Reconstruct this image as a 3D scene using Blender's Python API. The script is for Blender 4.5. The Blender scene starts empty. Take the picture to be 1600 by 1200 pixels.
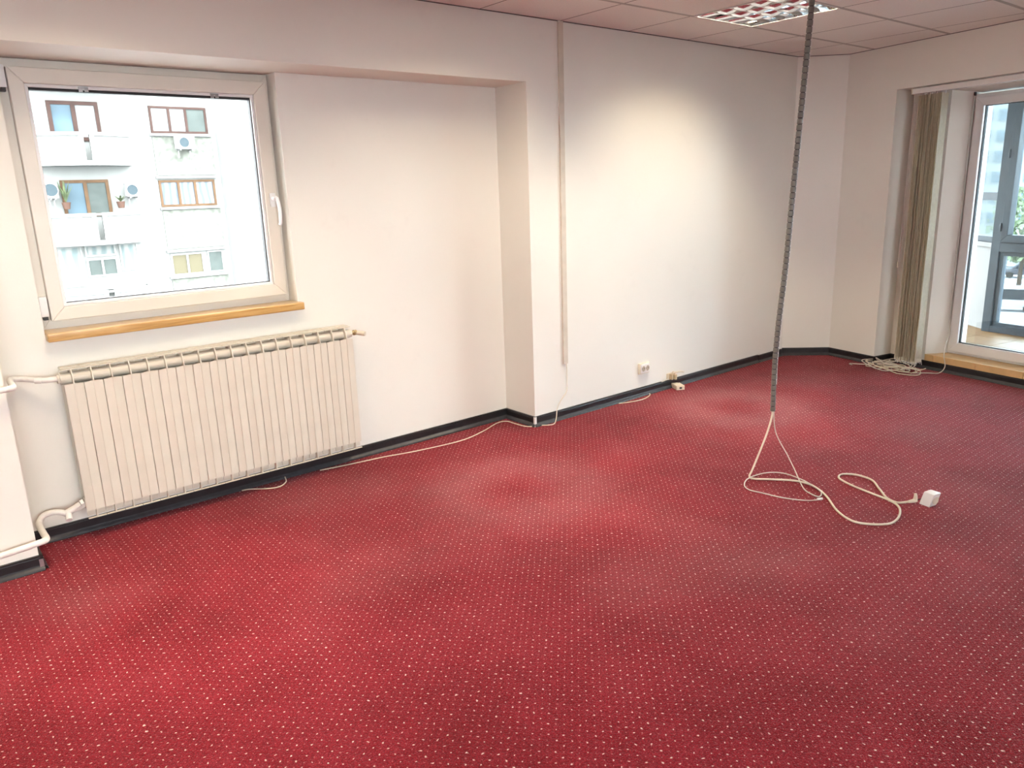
import bpy, bmesh, math, random
from mathutils import Vector, Matrix

scene = bpy.context.scene
COL = scene.collection
random.seed(7)

# ------------------------------------------------------------------ camera
RM = ((0.7692145374875937, -0.6381414165460637, -0.03293216977866205),
      (-0.18302584586155612, -0.170654603821176, -0.9681831159141845),
      (0.6122177186789102, 0.7507679659410228, -0.24806637469106935))
FPX = 1187.88
CAM = Vector((0.0, 0.0, 1.5))
cam_d = bpy.data.cameras.new('camera')
cam = bpy.data.objects.new('camera', cam_d)
COL.objects.link(cam)
cam_d.sensor_width = 36.0
cam_d.lens = FPX / 1600 * 36.0
cam_d.clip_start = 0.05
cam_d.clip_end = 1000
m = Matrix(((RM[0][0], -RM[1][0], -RM[2][0], CAM.x),
            (RM[0][1], -RM[1][1], -RM[2][1], CAM.y),
            (RM[0][2], -RM[1][2], -RM[2][2], CAM.z),
            (0, 0, 0, 1)))
cam.matrix_world = m
scene.camera = cam

# ------------------------------------------------------------------ world, exposure
SKY = 26.0
world = bpy.data.worlds.new('sky')
scene.world = world
world.use_nodes = True
bg = world.node_tree.nodes['Background']
bg.inputs[0].default_value = (0.93, 0.96, 0.99, 1)
bg.inputs[1].default_value = SKY
scene.view_settings.view_transform = 'Standard'
scene.view_settings.look = 'None'
scene.view_settings.exposure = 0.11
scene.view_settings.gamma = 1.0
scene.view_settings.use_curve_mapping = False
scene.cycles.max_bounces = 6
scene.cycles.diffuse_bounces = 3
scene.cycles.use_light_tree = False
scene.cycles.transparent_max_bounces = 8
LAMP_W = 10.5          # watts of each fluorescent tube of a ceiling light
BEAM_W = 1.15          # each of the four reflector beams of a ceiling light
LAMP_COL = (1.0, 0.84, 0.62)

# ------------------------------------------------------------------ frame of the place
H = 2.4578            # ceiling
YB = 3.574            # front wall
YN = 3.866            # back of the window niche
NX0, NX1 = 0.297, 3.098
BEAM = 2.104
P0 = Vector((6.285, 3.29, 0))          # where the corner wall meets the door wall
ud = Vector((-0.225, -1, 0)).normalized()
nd = Vector((-ud.y, ud.x, 0))
ROOM_X0, ROOM_Y0 = -2.6, -3.0

def D(u, d, z):        # door wall frame -> world
    return P0 + ud * u + nd * d + Vector((0, 0, z))

def ray(u, v):
    c = ((u - 800) / FPX, (v - 600) / FPX, 1.0)
    return Vector([sum(RM[i][j] * c[i] for i in range(3)) for j in range(3)])

def at_y(u, v, y):
    w = ray(u, v)
    return CAM + w * (y / w.y)

def at_z(u, v, z):
    w = ray(u, v)
    return CAM + w * ((z - CAM.z) / w.z)

# ------------------------------------------------------------------ daylight portals (guide sky light through the openings)
def portal(name, loc, normal, sx, sy):
    l = bpy.data.lights.new(name, 'AREA')
    l.shape = 'RECTANGLE'; l.size = sx; l.size_y = sy
    l.cycles.is_portal = True
    o = bpy.data.objects.new(name, l)
    COL.objects.link(o)
    o.location = loc
    o.rotation_euler = Vector(normal).to_track_quat('-Z', 'Y').to_euler()
    return o
portal('window_portal', (1.1, YN + 0.30, 1.53), (0, -1, 0), 1.25, 1.2)
portal('door_portal', D(1.75, 0.62, 1.1), -nd, 1.95, 2.1)

for xm in (-1.5, 0.6):          # the two unseen windows added behind the camera for daylight
    portal('window_portal', (xm, ROOM_Y0 - 0.20, 1.575), (0, 1, 0), 1.9, 1.15)

# ------------------------------------------------------------------ materials
def newmat(name):
    mt = bpy.data.materials.new(name)
    mt.use_nodes = True
    nt = mt.node_tree
    return mt, nt, nt.nodes['Principled BSDF']

def link(nt, a, b):
    nt.links.new(a, b)

def noise(nt, scale, detail=3, coord=None, rough=0.55):
    n = nt.nodes.new('ShaderNodeTexNoise')
    n.inputs['Scale'].default_value = scale
    n.inputs['Detail'].default_value = detail
    n.inputs['Roughness'].default_value = rough
    if coord is not None:
        link(nt, coord, n.inputs['Vector'])
    return n

def ramp(nt, src, stops):
    r = nt.nodes.new('ShaderNodeValToRGB')
    e = r.color_ramp.elements
    while len(e) < len(stops):
        e.new(0.5)
    for k, (p, c) in enumerate(stops):
        e[k].position = p
        e[k].color = c if len(c) == 4 else (*c, 1)
    link(nt, src, r.inputs[0])
    return r

def math_n(nt, op, a, b=None, c=None, clamp=False):
    n = nt.nodes.new('ShaderNodeMath')
    n.operation = op
    n.use_clamp = clamp
    for i, x in enumerate((a, b, c)):
        if x is None:
            continue
        if isinstance(x, (int, float)):
            n.inputs[i].default_value = x
        else:
            link(nt, x, n.inputs[i])
    return n.outputs[0]

def mixc(nt, fac, a, b, blend='MIX'):
    n = nt.nodes.new('ShaderNodeMix')
    n.data_type = 'RGBA'
    n.blend_type = blend
    for sock, x in ((n.inputs[0], fac), (n.inputs[6], a), (n.inputs[7], b)):
        if isinstance(x, (int, float)):
            sock.default_value = x
        elif isinstance(x, tuple):
            sock.default_value = x if len(x) == 4 else (*x, 1)
        else:
            link(nt, x, sock)
    return n.outputs[2]

def simple(name, col, rough=0.5, metal=0.0, var=0.06, scale=14.0, bump=0.0, bscale=60.0, spec=0.5):
    """one-colour procedural material with a little noise variation"""
    mt, nt, b = newmat(name)
    tc = nt.nodes.new('ShaderNodeTexCoord')
    n = noise(nt, scale, 1, tc.outputs['Object'])
    c0 = tuple(max(0, x * (1 - var)) for x in col)
    c1 = tuple(min(1, x * (1 + var)) for x in col)
    r = ramp(nt, n.outputs[0], [(0.3, c0), (0.7, c1)])
    link(nt, r.outputs[0], b.inputs['Base Color'])
    b.inputs['Roughness'].default_value = rough
    b.inputs['Metallic'].default_value = metal
    b.inputs['Specular IOR Level'].default_value = spec
    if bump:
        n2 = noise(nt, bscale, 2, tc.outputs['Object'])
        bp = nt.nodes.new('ShaderNodeBump')
        bp.inputs['Strength'].default_value = bump
        bp.inputs['Distance'].default_value = 0.004
        link(nt, n2.outputs[0], bp.inputs['Height'])
        link(nt, bp.outputs[0], b.inputs['Normal'])
    return mt

def mat_wall():
    mt, nt, b = newmat('wall_paint')
    tc = nt.nodes.new('ShaderNodeTexCoord')
    n = noise(nt, 1.1, 2, tc.outputs['Object'])
    r = ramp(nt, n.outputs[0], [(0.25, (0.79, 0.765, 0.695)), (0.75, (0.84, 0.815, 0.745))])
    n2 = noise(nt, 5.5, 3, tc.outputs['Object'], 0.7)
    s = ramp(nt, n2.outputs[0], [(0.62, (0, 0, 0)), (0.80, (1, 1, 1))])
    c = mixc(nt, math_n(nt, 'MULTIPLY', s.outputs[0], 0.12), r.outputs[0], (0.60, 0.56, 0.52))
    link(nt, c, b.inputs['Base Color'])
    b.inputs['Roughness'].default_value = 0.55
    b.inputs['Specular IOR Level'].default_value = 0.3
    n3 = noise(nt, 90, 1, tc.outputs['Object'])
    n4 = noise(nt, 4, 1, tc.outputs['Object'])
    hgt = math_n(nt, 'ADD', math_n(nt, 'MULTIPLY', n3.outputs[0], 0.12), n4.outputs[0])
    bp = nt.nodes.new('ShaderNodeBump')
    bp.inputs['Strength'].default_value = 0.25
    bp.inputs['Distance'].default_value = 0.006
    link(nt, hgt, bp.inputs['Height'])
    link(nt, bp.outputs[0], b.inputs['Normal'])
    return mt

def mat_carpet():
    mt, nt, b = newmat('red_dotted_carpet')
    tc = nt.nodes.new('ShaderNodeTexCoord')
    co = tc.outputs['Object']
    sep = nt.nodes.new('ShaderNodeSeparateXYZ')
    link(nt, co, sep.inputs[0])
    jit = noise(nt, 75, 0, co)
    jsep = nt.nodes.new('ShaderNodeSeparateColor')
    link(nt, jit.outputs['Color'], jsep.inputs[0])
    def frac(axis, pitch, off, jo):
        v = math_n(nt, 'ADD', math_n(nt, 'DIVIDE', sep.outputs[axis], pitch), off)
        v = math_n(nt, 'ADD', v, math_n(nt, 'MULTIPLY', math_n(nt, 'SUBTRACT', jo, 0.5), 0.35))
        return math_n(nt, 'SUBTRACT', math_n(nt, 'FRACT', v), 0.5)
    def dots(ox, oy, r0):
        fx = frac(0, 0.0308, ox, jsep.outputs[0])
        fy = frac(1, 0.0318, oy, jsep.outputs[1])
        d2 = math_n(nt, 'ADD', math_n(nt, 'MULTIPLY', fx, fx), math_n(nt, 'MULTIPLY', fy, fy))
        dd = math_n(nt, 'SQRT', d2)
        return math_n(nt, 'MULTIPLY', math_n(nt, 'SUBTRACT', r0, dd), 14.0, clamp=True)
    bright = dots(0.0, 0.0, 0.105)
    faint = dots(0.5, 0.5, 0.085)
    # tufts
    vo = nt.nodes.new('ShaderNodeTexVoronoi')
    vo.inputs['Scale'].default_value = 190
    link(nt, co, vo.inputs['Vector'])
    fine = noise(nt, 330, 0, co)
    mott = noise(nt, 2.3, 3, co, 0.62)
    base = ramp(nt, mott.outputs[0], [(0.30, (0.215, 0.008, 0.015)), (0.55, (0.28, 0.014, 0.025)), (0.75, (0.325, 0.025, 0.038))])
    tuft = ramp(nt, vo.outputs['Distance'], [(0.0, (1.12, 1.12, 1.12)), (0.65, (0.62, 0.60, 0.60))])
    c = mixc(nt, 1.0, base.outputs[0], tuft.outputs[0], 'MULTIPLY')
    f2 = ramp(nt, fine.outputs[0], [(0.3, (0.78, 0.76, 0.76)), (0.7, (1.18, 1.18, 1.18))])
    c = mixc(nt, 1.0, c, f2.outputs[0], 'MULTIPLY')
    # trodden, dusty places
    wear = noise(nt, 0.9, 2, co, 0.6)
    wr = ramp(nt, wear.outputs[0], [(0.50, (0, 0, 0)), (0.72, (1, 1, 1))])
    c = mixc(nt, math_n(nt, 'MULTIPLY', wr.outputs[0], 0.10), c, (0.50, 0.27, 0.27))
    # pale rings of the ceiling light pools, painted into the carpet colour
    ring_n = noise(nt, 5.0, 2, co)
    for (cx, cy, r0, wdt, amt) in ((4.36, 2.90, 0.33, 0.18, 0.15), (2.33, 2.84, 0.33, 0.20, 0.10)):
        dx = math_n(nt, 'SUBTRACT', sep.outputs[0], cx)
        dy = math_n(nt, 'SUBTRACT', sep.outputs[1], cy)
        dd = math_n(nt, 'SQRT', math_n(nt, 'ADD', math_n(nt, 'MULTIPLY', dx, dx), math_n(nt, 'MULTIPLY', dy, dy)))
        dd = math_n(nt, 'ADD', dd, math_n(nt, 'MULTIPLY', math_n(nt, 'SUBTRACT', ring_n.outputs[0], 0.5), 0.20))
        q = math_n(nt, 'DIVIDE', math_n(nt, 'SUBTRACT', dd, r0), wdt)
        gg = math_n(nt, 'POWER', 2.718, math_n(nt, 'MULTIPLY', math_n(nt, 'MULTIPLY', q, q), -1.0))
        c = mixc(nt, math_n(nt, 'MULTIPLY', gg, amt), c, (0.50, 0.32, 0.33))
    # small dark stains
    st = noise(nt, 3.4, 3, co, 0.7)
    sr = ramp(nt, st.outputs[0], [(0.66, (0, 0, 0)), (0.76, (1, 1, 1))])
    c = mixc(nt, math_n(nt, 'MULTIPLY', sr.outputs[0], 0.45), c, (0.13, 0.012, 0.018))
    c = mixc(nt, math_n(nt, 'MULTIPLY', faint, 0.5), c, (0.70, 0.36, 0.34))
    c = mixc(nt, math_n(nt, 'MULTIPLY', bright, 0.92), c, (0.86, 0.70, 0.61))
    link(nt, c, b.inputs['Base Color'])
    b.inputs['Roughness'].default_value = 0.85
    b.inputs['Specular IOR Level'].default_value = 0.12
    b.inputs['Sheen Weight'].default_value = 0.22
    b.inputs['Sheen Roughness'].default_value = 0.28
    b.inputs['Sheen Tint'].default_value = (1.0, 0.74, 0.78, 1)
    hgt = math_n(nt, 'SUBTRACT', fine.outputs[0], vo.outputs['Distance'])
    bp = nt.nodes.new('ShaderNodeBump')
    bp.inputs['Strength'].default_value = 0.7
    bp.inputs['Distance'].default_value = 0.004
    link(nt, hgt, bp.inputs['Height'])
    link(nt, bp.outputs[0], b.inputs['Normal'])
    return mt

def mat_wood():
    mt, nt, b = newmat('varnished_pine')
    tc = nt.nodes.new('ShaderNodeTexCoord')
    mp = nt.nodes.new('ShaderNodeMapping')
    mp.inputs['Scale'].default_value = (1.2, 22, 22)
    link(nt, tc.outputs['Object'], mp.inputs[0])
    n = noise(nt, 2.4, 5, mp.outputs[0])
    n.inputs['Distortion'].default_value = 1.0
    r = ramp(nt, n.outputs[0], [(0.28, (0.35, 0.18, 0.05)), (0.5, (0.53, 0.32, 0.11)), (0.75, (0.66, 0.44, 0.19))])
    link(nt, r.outputs[0], b.inputs['Base Color'])
    b.inputs['Roughness'].default_value = 0.28
    b.inputs['Coat Weight'].default_value = 0.4
    return mt

def mat_glass(name, tint=(1, 1, 1), refl=0.06):
    mt = bpy.data.materials.new(name)
    mt.use_nodes = True
    nt = mt.node_tree
    nt.nodes.clear()
    out = nt.nodes.new('ShaderNodeOutputMaterial')
    tr = nt.nodes.new('ShaderNodeBsdfTransparent')
    gl = nt.nodes.new('ShaderNodeBsdfGlossy')
    gl.inputs['Roughness'].default_value = 0.02
    mx = nt.nodes.new('ShaderNodeMixShader')
    fr = nt.nodes.new('ShaderNodeFresnel')
    fr.inputs['IOR'].default_value = 1.45
    tc = nt.nodes.new('ShaderNodeTexCoord')
    n = noise(nt, 3, 3, tc.outputs['Object'])
    r = ramp(nt, n.outputs[0], [(0.3, tuple(x * 0.98 for x in tint)), (0.7, tint)])
    link(nt, r.outputs[0], tr.inputs[0])
    link(nt, math_n(nt, 'MULTIPLY', fr.outputs[0], refl / 0.04 * 0.5, clamp=True), mx.inputs[0])
    link(nt, tr.outputs[0], mx.inputs[1])
    link(nt, gl.outputs[0], mx.inputs[2])
    link(nt, mx.outputs[0], out.inputs[0])
    return mt

def mat_curtain(name, a, b_, scale):
    mt, nt, b = newmat(name)
    tc = nt.nodes.new('ShaderNodeTexCoord')
    w = nt.nodes.new('ShaderNodeTexWave')
    w.inputs['Scale'].default_value = scale
    w.inputs['Distortion'].default_value = 3.0
    w.inputs['Detail'].default_value = 2
    link(nt, tc.outputs['Object'], w.inputs[0])
    r = ramp(nt, w.outputs[0], [(0.2, a), (0.8, b_)])
    link(nt, r.outputs[0], b.inputs['Base Color'])
    b.inputs['Roughness'].default_value = 0.4
    b.inputs['Specular IOR Level'].default_value = 0.05
    return mt

def mat_slat():
    mt, nt, b = newmat('beige_blind_fabric')
    tc = nt.nodes.new('ShaderNodeTexCoord')
    n = noise(nt, 40, 3, tc.outputs['Object'])
    r = ramp(nt, n.outputs[0], [(0.3, (0.80, 0.74, 0.61)), (0.7, (0.88, 0.82, 0.69))])
    link(nt, r.outputs[0], b.inputs['Base Color'])
    b.inputs['Roughness'].default_value = 0.8
    tl = nt.nodes.new('ShaderNodeBsdfTranslucent')
    link(nt, r.outputs[0], tl.inputs[0])
    mx = nt.nodes.new('ShaderNodeMixShader')
    mx.inputs[0].default_value = 0.55
    link(nt, b.outputs[0], mx.inputs[1]); link(nt, tl.outputs[0], mx.inputs[2])
    link(nt, mx.outputs[0], nt.nodes['Material Output'].inputs[0])
    return mt

M = {}
M['wall'] = mat_wall()
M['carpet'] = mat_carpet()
M['wood'] = mat_wood()
M['tile_c'] = simple('ceiling_tile', (0.84, 0.83, 0.785), 0.9, var=0.03, scale=120, bump=0.15, bscale=300)
M['runner'] = simple('ceiling_runner', (0.43, 0.42, 0.39), 0.6, var=0.03)
M['tee'] = simple('dark_joint', (0.10, 0.085, 0.075), 0.8)
M['plenum'] = simple('dark_plenum', (0.05, 0.045, 0.04), 0.9)
M['upvc'] = simple('cream_upvc', (0.74, 0.70, 0.62), 0.35, var=0.03, scale=5)
M['upvc_w'] = simple('white_upvc', (0.80, 0.80, 0.79), 0.3, var=0.02, scale=5)
M['gasket'] = simple('black_gasket', (0.012, 0.012, 0.013), 0.6)
M['base'] = simple('black_skirting', (0.014, 0.014, 0.016), 0.38, var=0.25, scale=20)
M['base_lip'] = simple('grey_skirting_lip', (0.034, 0.035, 0.040), 0.4, var=0.2, scale=30)
M['radi'] = simple('cream_enamel', (0.68, 0.63, 0.53), 0.38, var=0.03, scale=8)
M['pipe'] = simple('painted_pipe', (0.80, 0.765, 0.71), 0.4, var=0.06, scale=30, bump=0.2, bscale=60)
M['brass'] = simple('tarnished_brass', (0.42, 0.34, 0.20), 0.4, metal=0.8, var=0.2, scale=60)
M['steel'] = simple('grey_steel', (0.45, 0.45, 0.45), 0.35, metal=0.9)
M['cream'] = simple('cream_plastic', (0.72, 0.65, 0.52), 0.4)
M['white'] = simple('white_plastic', (0.82, 0.80, 0.77), 0.35, var=0.03)
M['cable'] = simple('cream_cable', (0.70, 0.62, 0.48), 0.45, var=0.08)
M['cable_w'] = simple('pale_grey_cable', (0.62, 0.57, 0.50), 0.45, var=0.08)
M['dark'] = simple('dark_plastic', (0.03, 0.028, 0.026), 0.5)
M['sleeve'] = simple('grey_sleeve', (0.155, 0.145, 0.125), 0.5, var=0.12, scale=30)
M['slat'] = mat_slat()
M['mirror'] = simple('mirror_louvre', (0.86, 0.86, 0.85), 0.06, metal=1.0, var=0.02)
M['lampwhite'] = simple('white_lacquer', (0.82, 0.81, 0.79), 0.45, var=0.02)
M['tilestep'] = simple('tan_ceramic_tile', (0.66, 0.43, 0.20), 0.35, var=0.12, scale=9)
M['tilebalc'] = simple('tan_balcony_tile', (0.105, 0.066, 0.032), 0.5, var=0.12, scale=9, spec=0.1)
M['grout'] = simple('tile_grout', (0.25, 0.18, 0.11), 0.9)
M['alu'] = simple('slate_grey_aluminium', (0.040, 0.052, 0.064), 0.45, var=0.08, spec=0.15)
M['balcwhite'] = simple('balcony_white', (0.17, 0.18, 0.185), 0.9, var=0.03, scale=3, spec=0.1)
M['render'] = simple('white_render', (0.152, 0.158, 0.152), 0.9, var=0.04, scale=3, bump=0.3, bscale=10, spec=0.05)
M['stucco'] = simple('rough_stucco', (0.099, 0.105, 0.092), 0.95, var=0.25, scale=7, bump=0.8, bscale=9, spec=0.05)
M['brownframe'] = simple('faded_brown_frame', (0.034, 0.021, 0.018), 0.5, var=0.15, scale=4, spec=0.05)
M['orangeframe'] = simple('oak_frame', (0.062, 0.038, 0.022), 0.5, var=0.15, scale=4, spec=0.05)
M['bluepane'] = simple('sky_pane', (0.046, 0.071, 0.088), 0.15, var=0.25, scale=1.2, spec=0.05)
M['palepane'] = simple('pale_pane', (0.127, 0.134, 0.137), 0.2, var=0.15, scale=1.2, spec=0.05)
M['greypane'] = simple('grey_shutter', (0.046, 0.055, 0.052), 0.6, var=0.1, scale=3, spec=0.05)
M['curtain'] = mat_curtain('blue_curtain', (0.061, 0.074, 0.092), (0.120, 0.130, 0.136), 1.3)
M['curtain_p'] = mat_curtain('patterned_curtain', (0.081, 0.103, 0.103), (0.136, 0.141, 0.136), 1.0)
M['yellowblind'] = mat_curtain('straw_blind', (0.060, 0.054, 0.034), (0.076, 0.069, 0.047), 9.0)
M['acwhite'] = simple('ac_white', (0.203, 0.206, 0.203), 0.5, spec=0.05)
M['acfan'] = simple('ac_fan', (0.029, 0.040, 0.046), 0.6, spec=0.05)
M['terracotta'] = simple('terracotta', (0.060, 0.036, 0.028), 0.8, spec=0.05)
M['leaf'] = simple('foliage', (0.058, 0.076, 0.040), 0.7, var=0.4, scale=3, spec=0.05)
M['bark'] = simple('bark', (0.018, 0.013, 0.009), 0.9, spec=0.05)
M['asphalt'] = simple('asphalt', (0.150, 0.155, 0.160), 0.9, var=0.15, scale=0.3, spec=0.05)
M['carwhite'] = simple('car_white', (0.127, 0.128, 0.130), 0.25, spec=0.05)
M['cargrey'] = simple('car_grey', (0.022, 0.023, 0.027), 0.25, spec=0.05)
M['carglass'] = simple('car_glass', (0.005, 0.007, 0.009), 0.1, spec=0.05)
M['tyre'] = simple('tyre', (0.003, 0.003, 0.003), 0.8, spec=0.05)
M['glass'] = mat_glass('window_glass', (0.97, 0.985, 0.98))
M['bglass'] = mat_glass('blue_tinted_glass', (0.80, 0.90, 0.95))

# ------------------------------------------------------------------ mesh helpers
ORIGIN = {}
def link_obj(o, parent=None):
    COL.objects.link(o)
    if parent is not None:
        o.parent = parent
    return o

def put(name, bm, mat, parent=None, smooth=False, origin=None):
    """one mesh object from a bmesh in world coordinates"""
    if parent is not None:
        org = ORIGIN[parent.name]
    else:
        org = Vector(origin) if origin is not None else Vector((0, 0, 0))
    bmesh.ops.translate(bm, verts=bm.verts, vec=-org)
    bmesh.ops.recalc_face_normals(bm, faces=bm.faces)
    me = bpy.data.meshes.new(name)
    bm.to_mesh(me)
    bm.free()
    if smooth:
        me.shade_smooth() if hasattr(me, 'shade_smooth') else None
        try:
            me.set_sharp_from_angle(angle=math.radians(40))
        except Exception:
            pass
    mats = mat if isinstance(mat, (list, tuple)) else [mat]
    for k in mats:
        me.materials.append(M[k] if isinstance(k, str) else k)
    o = bpy.data.objects.new(name, me)
    link_obj(o, parent)
    if parent is None:
        o.location = org
    ORIGIN[o.name] = org
    return o

def tag(o, label=None, cat=None, group=None, kind=None):
    if label: o['label'] = label
    if cat: o['category'] = cat
    if group: o['group'] = group
    if kind: o['kind'] = kind
    return o

def empty(name, loc, label=None, cat=None, group=None, kind=None):
    o = bpy.data.objects.new(name, None)
    o.empty_display_size = 0.1
    link_obj(o)
    o.location = loc
    ORIGIN[o.name] = Vector(loc)
    return tag(o, label, cat, group, kind)

def copy_tree(o, delta, parent=None):
    c = o.copy()
    link_obj(c, parent)
    if parent is None:
        c.location = o.location + Vector(delta)
    ORIGIN[c.name] = ORIGIN[o.name] + Vector(delta)
    for ch in list(o.children):
        copy_tree(ch, delta, c)
    return c

def ident(x, y, z):
    return Vector((x, y, z))

def hexa(bm, pts):
    v = [bm.verts.new(p) for p in pts]
    for f in ((0, 3, 2, 1), (4, 5, 6, 7), (0, 1, 5, 4), (1, 2, 6, 5), (2, 3, 7, 6), (3, 0, 4, 7)):
        bm.faces.new([v[i] for i in f])
    return v

def bx(bm, a, b, tf=ident):
    (x0, y0, z0), (x1, y1, z1) = a, b
    return hexa(bm, [tf(x0, y0, z0), tf(x1, y0, z0), tf(x1, y1, z0), tf(x0, y1, z0),
                     tf(x0, y0, z1), tf(x1, y0, z1), tf(x1, y1, z1), tf(x0, y1, z1)])

def bevel(bm, w, seg=2):
    bmesh.ops.bevel(bm, geom=list(bm.edges), offset=w, segments=seg, affect='EDGES', profile=0.7)

def box(name, a, b, mat, parent=None, tf=ident, bev=0.0, seg=2, smooth=False, origin=None):
    bm = bmesh.new()
    bx(bm, a, b, tf)
    if bev:
        bevel(bm, bev, seg)
    return put(name, bm, mat, parent, smooth, origin)

def prism(bm, poly, z0, z1, tf=ident):
    """vertical prism over a 2-D polygon"""
    lo = [bm.verts.new(tf(x, y, z0)) for x, y in poly]
    hi = [bm.verts.new(tf(x, y, z1)) for x, y in poly]
    bm.faces.new(lo[::-1]); bm.faces.new(hi)
    n = len(poly)
    for i in range(n):
        j = (i + 1) % n
        bm.faces.new((lo[i], lo[j], hi[j], hi[i]))

def sweep_profile(bm, prof, p, q, out):
    """extrude a profile (list of (offset along out, z)) from p to q"""
    p, q, out = Vector(p), Vector(q), Vector(out)
    a = [bm.verts.new(p + out * s + Vector((0, 0, z))) for s, z in prof]
    b = [bm.verts.new(q + out * s + Vector((0, 0, z))) for s, z in prof]
    n = len(prof)
    for i in range(n):
        j = (i + 1) % n
        bm.faces.new((a[i], b[i], b[j], a[j]))
    bm.faces.new(a[::-1]); bm.faces.new(b)

def catmull(pts, n=8):
    pts = [Vector(p) for p in pts]
    P = [pts[0] * 2 - pts[1]] + pts + [pts[-1] * 2 - pts[-2]]
    out = []
    for i in range(1, len(P) - 2):
        p0, p1, p2, p3 = P[i - 1:i + 3]
        for k in range(n):
            t = k / n
            out.append(0.5 * ((2 * p1) + (-p0 + p2) * t + (2 * p0 - 5 * p1 + 4 * p2 - p3) * t * t + (-p0 + 3 * p1 - 3 * p2 + p3) * t ** 3))
    out.append(pts[-1])
    return out

def tube(bm, pts, r, n=8, smooth_n=8):
    path = catmull(pts, smooth_n) if smooth_n else [Vector(p) for p in pts]
    rings = []
    up = None
    for i, p in enumerate(path):
        t = (path[min(i + 1, len(path) - 1)] - path[max(i - 1, 0)])
        if t.length < 1e-9:
            t = Vector((0, 0, 1))
        t.normalize()
        if up is None:
            up = t.orthogonal().normalized()
        else:
            up = (up - t * up.dot(t))
            up = up.normalized() if up.length > 1e-6 else t.orthogonal().normalized()
        side = t.cross(up)
        rr = r(i / (len(path) - 1)) if callable(r) else r
        rings.append([bm.verts.new(p + (up * math.cos(2 * math.pi * k / n) + side * math.sin(2 * math.pi * k / n)) * rr) for k in range(n)])
    for a, b in zip(rings, rings[1:]):
        for k in range(n):
            bm.faces.new((a[k], a[(k + 1) % n], b[(k + 1) % n], b[k]))
    bm.faces.new(rings[0][::-1]); bm.faces.new(rings[-1])

def cyl(bm, p, q, r, n=16, r2=None):
    tube(bm, [p, q], (lambda t: r + ((r2 if r2 is not None else r) - r) * t), n, 0)

def tube_obj(name, pts, r, mat, parent=None, n=8, smooth_n=8, origin=None):
    bm = bmesh.new()
    tube(bm, pts, r, n, smooth_n)
    return put(name, bm, mat, parent, True, origin)

# ================================================================== STRUCTURE
HT = H + 0.22
# floor (room polygon with the niches)
cr = (6.0, YB)
def dxy(u, d):
    p = D(u, d, 0)
    return (p.x, p.y)
bm = bmesh.new()
pA = [(ROOM_X0 - .3, ROOM_Y0 - .3), dxy(6.9, .5), dxy(-.15, .5), (6.2, YN + .3), (ROOM_X0 - .3, YN + .3)]
prism(bm, pA, -0.25, 0.0)
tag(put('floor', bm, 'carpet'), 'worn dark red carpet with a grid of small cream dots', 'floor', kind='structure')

# --- front walls
def wbox(name, a, b, label, tf=ident):
    o = box(name, a, b, 'wall', tf=tf)
    return tag(o, label, 'wall', kind='structure')
wbox('wall_front', (NX1, YB, 0), (6.012, YN + .32, HT), 'white painted wall with the cable duct and double socket')
wbox('wall_front_pillar', (ROOM_X0, YB, 0), (NX0, YN + .32, HT), 'white pillar left of the radiator carrying the heating pipes')
wbox('wall_front_beam', (NX0, YB, BEAM), (NX1, YN + .32, HT), 'white beam across the top of the window niche')
WX0, WX1, WZ0, WZ1 = 0.508, 1.693, 0.945, BEAM
bm = bmesh.new()
bx(bm, (NX0, YN, 0), (NX1, YN + .3, WZ0))
bx(bm, (NX0, YN, WZ0), (WX0, YN + .3, WZ1))
bx(bm, (WX1, YN, WZ0), (NX1, YN + .3, WZ1))
tag(put('wall_niche', bm, 'wall'), 'cream white recessed wall around the window and behind the radiator', 'wall', kind='structure')

# --- corner wall (short, between the front wall and the door wall)
ca, cb = Vector((6.0, YB, 0)), P0.copy()
cdir = (cb - ca).normalized()
cn = Vector((-cdir.y, cdir.x, 0))
bm = bmesh.new()
prism(bm, [(ca.x, ca.y), (cb.x, cb.y), dxy(0, .35), (cb.x + .5, YB + .4), (6.0, YB + .4)], 0, HT)
tag(put('wall_corner', bm, 'wall'), 'narrow slanted wall in the far corner beside the door wall', 'wall', kind='structure')

# --- door wall with the blind niche and the door opening
ND = 0.20          # depth of the blind niche
UN = 0.455         # niche starts
UE = 3.05          # niche ends
UO, UO2 = 0.763, 0.832   # flared reveal of the door
DEND = 0.60
NZ = 2.135         # niche soffit
bm = bmesh.new()
prism(bm, [(0, 0), (UN, 0), (UN, ND), (UO, ND), (UO2, .37), (UO2, DEND), (0, DEND)], 0, HT, D)
prism(bm, [(UE, 0), (6.75, 0), (6.75, DEND), (2.66, DEND), (2.66, ND), (UE, ND)], 0, HT, D)
bx(bm, (UN, 0, NZ), (UE, ND, HT), D)
hexa(bm, [D(UO, ND, 2.10), D(2.66, ND, 2.10), D(2.66, DEND, 2.065), D(UO, DEND, 2.065),
          D(UO, ND, HT), D(2.66, ND, HT), D(2.66, DEND, HT), D(UO, DEND, HT)])
bx(bm, (UN, ND, 2.10), (UO, ND + .01, NZ), D)
tag(put('wall_right', bm, 'wall'), 'white wall on the right with the glazed balcony door', 'wall', kind='structure')

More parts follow.
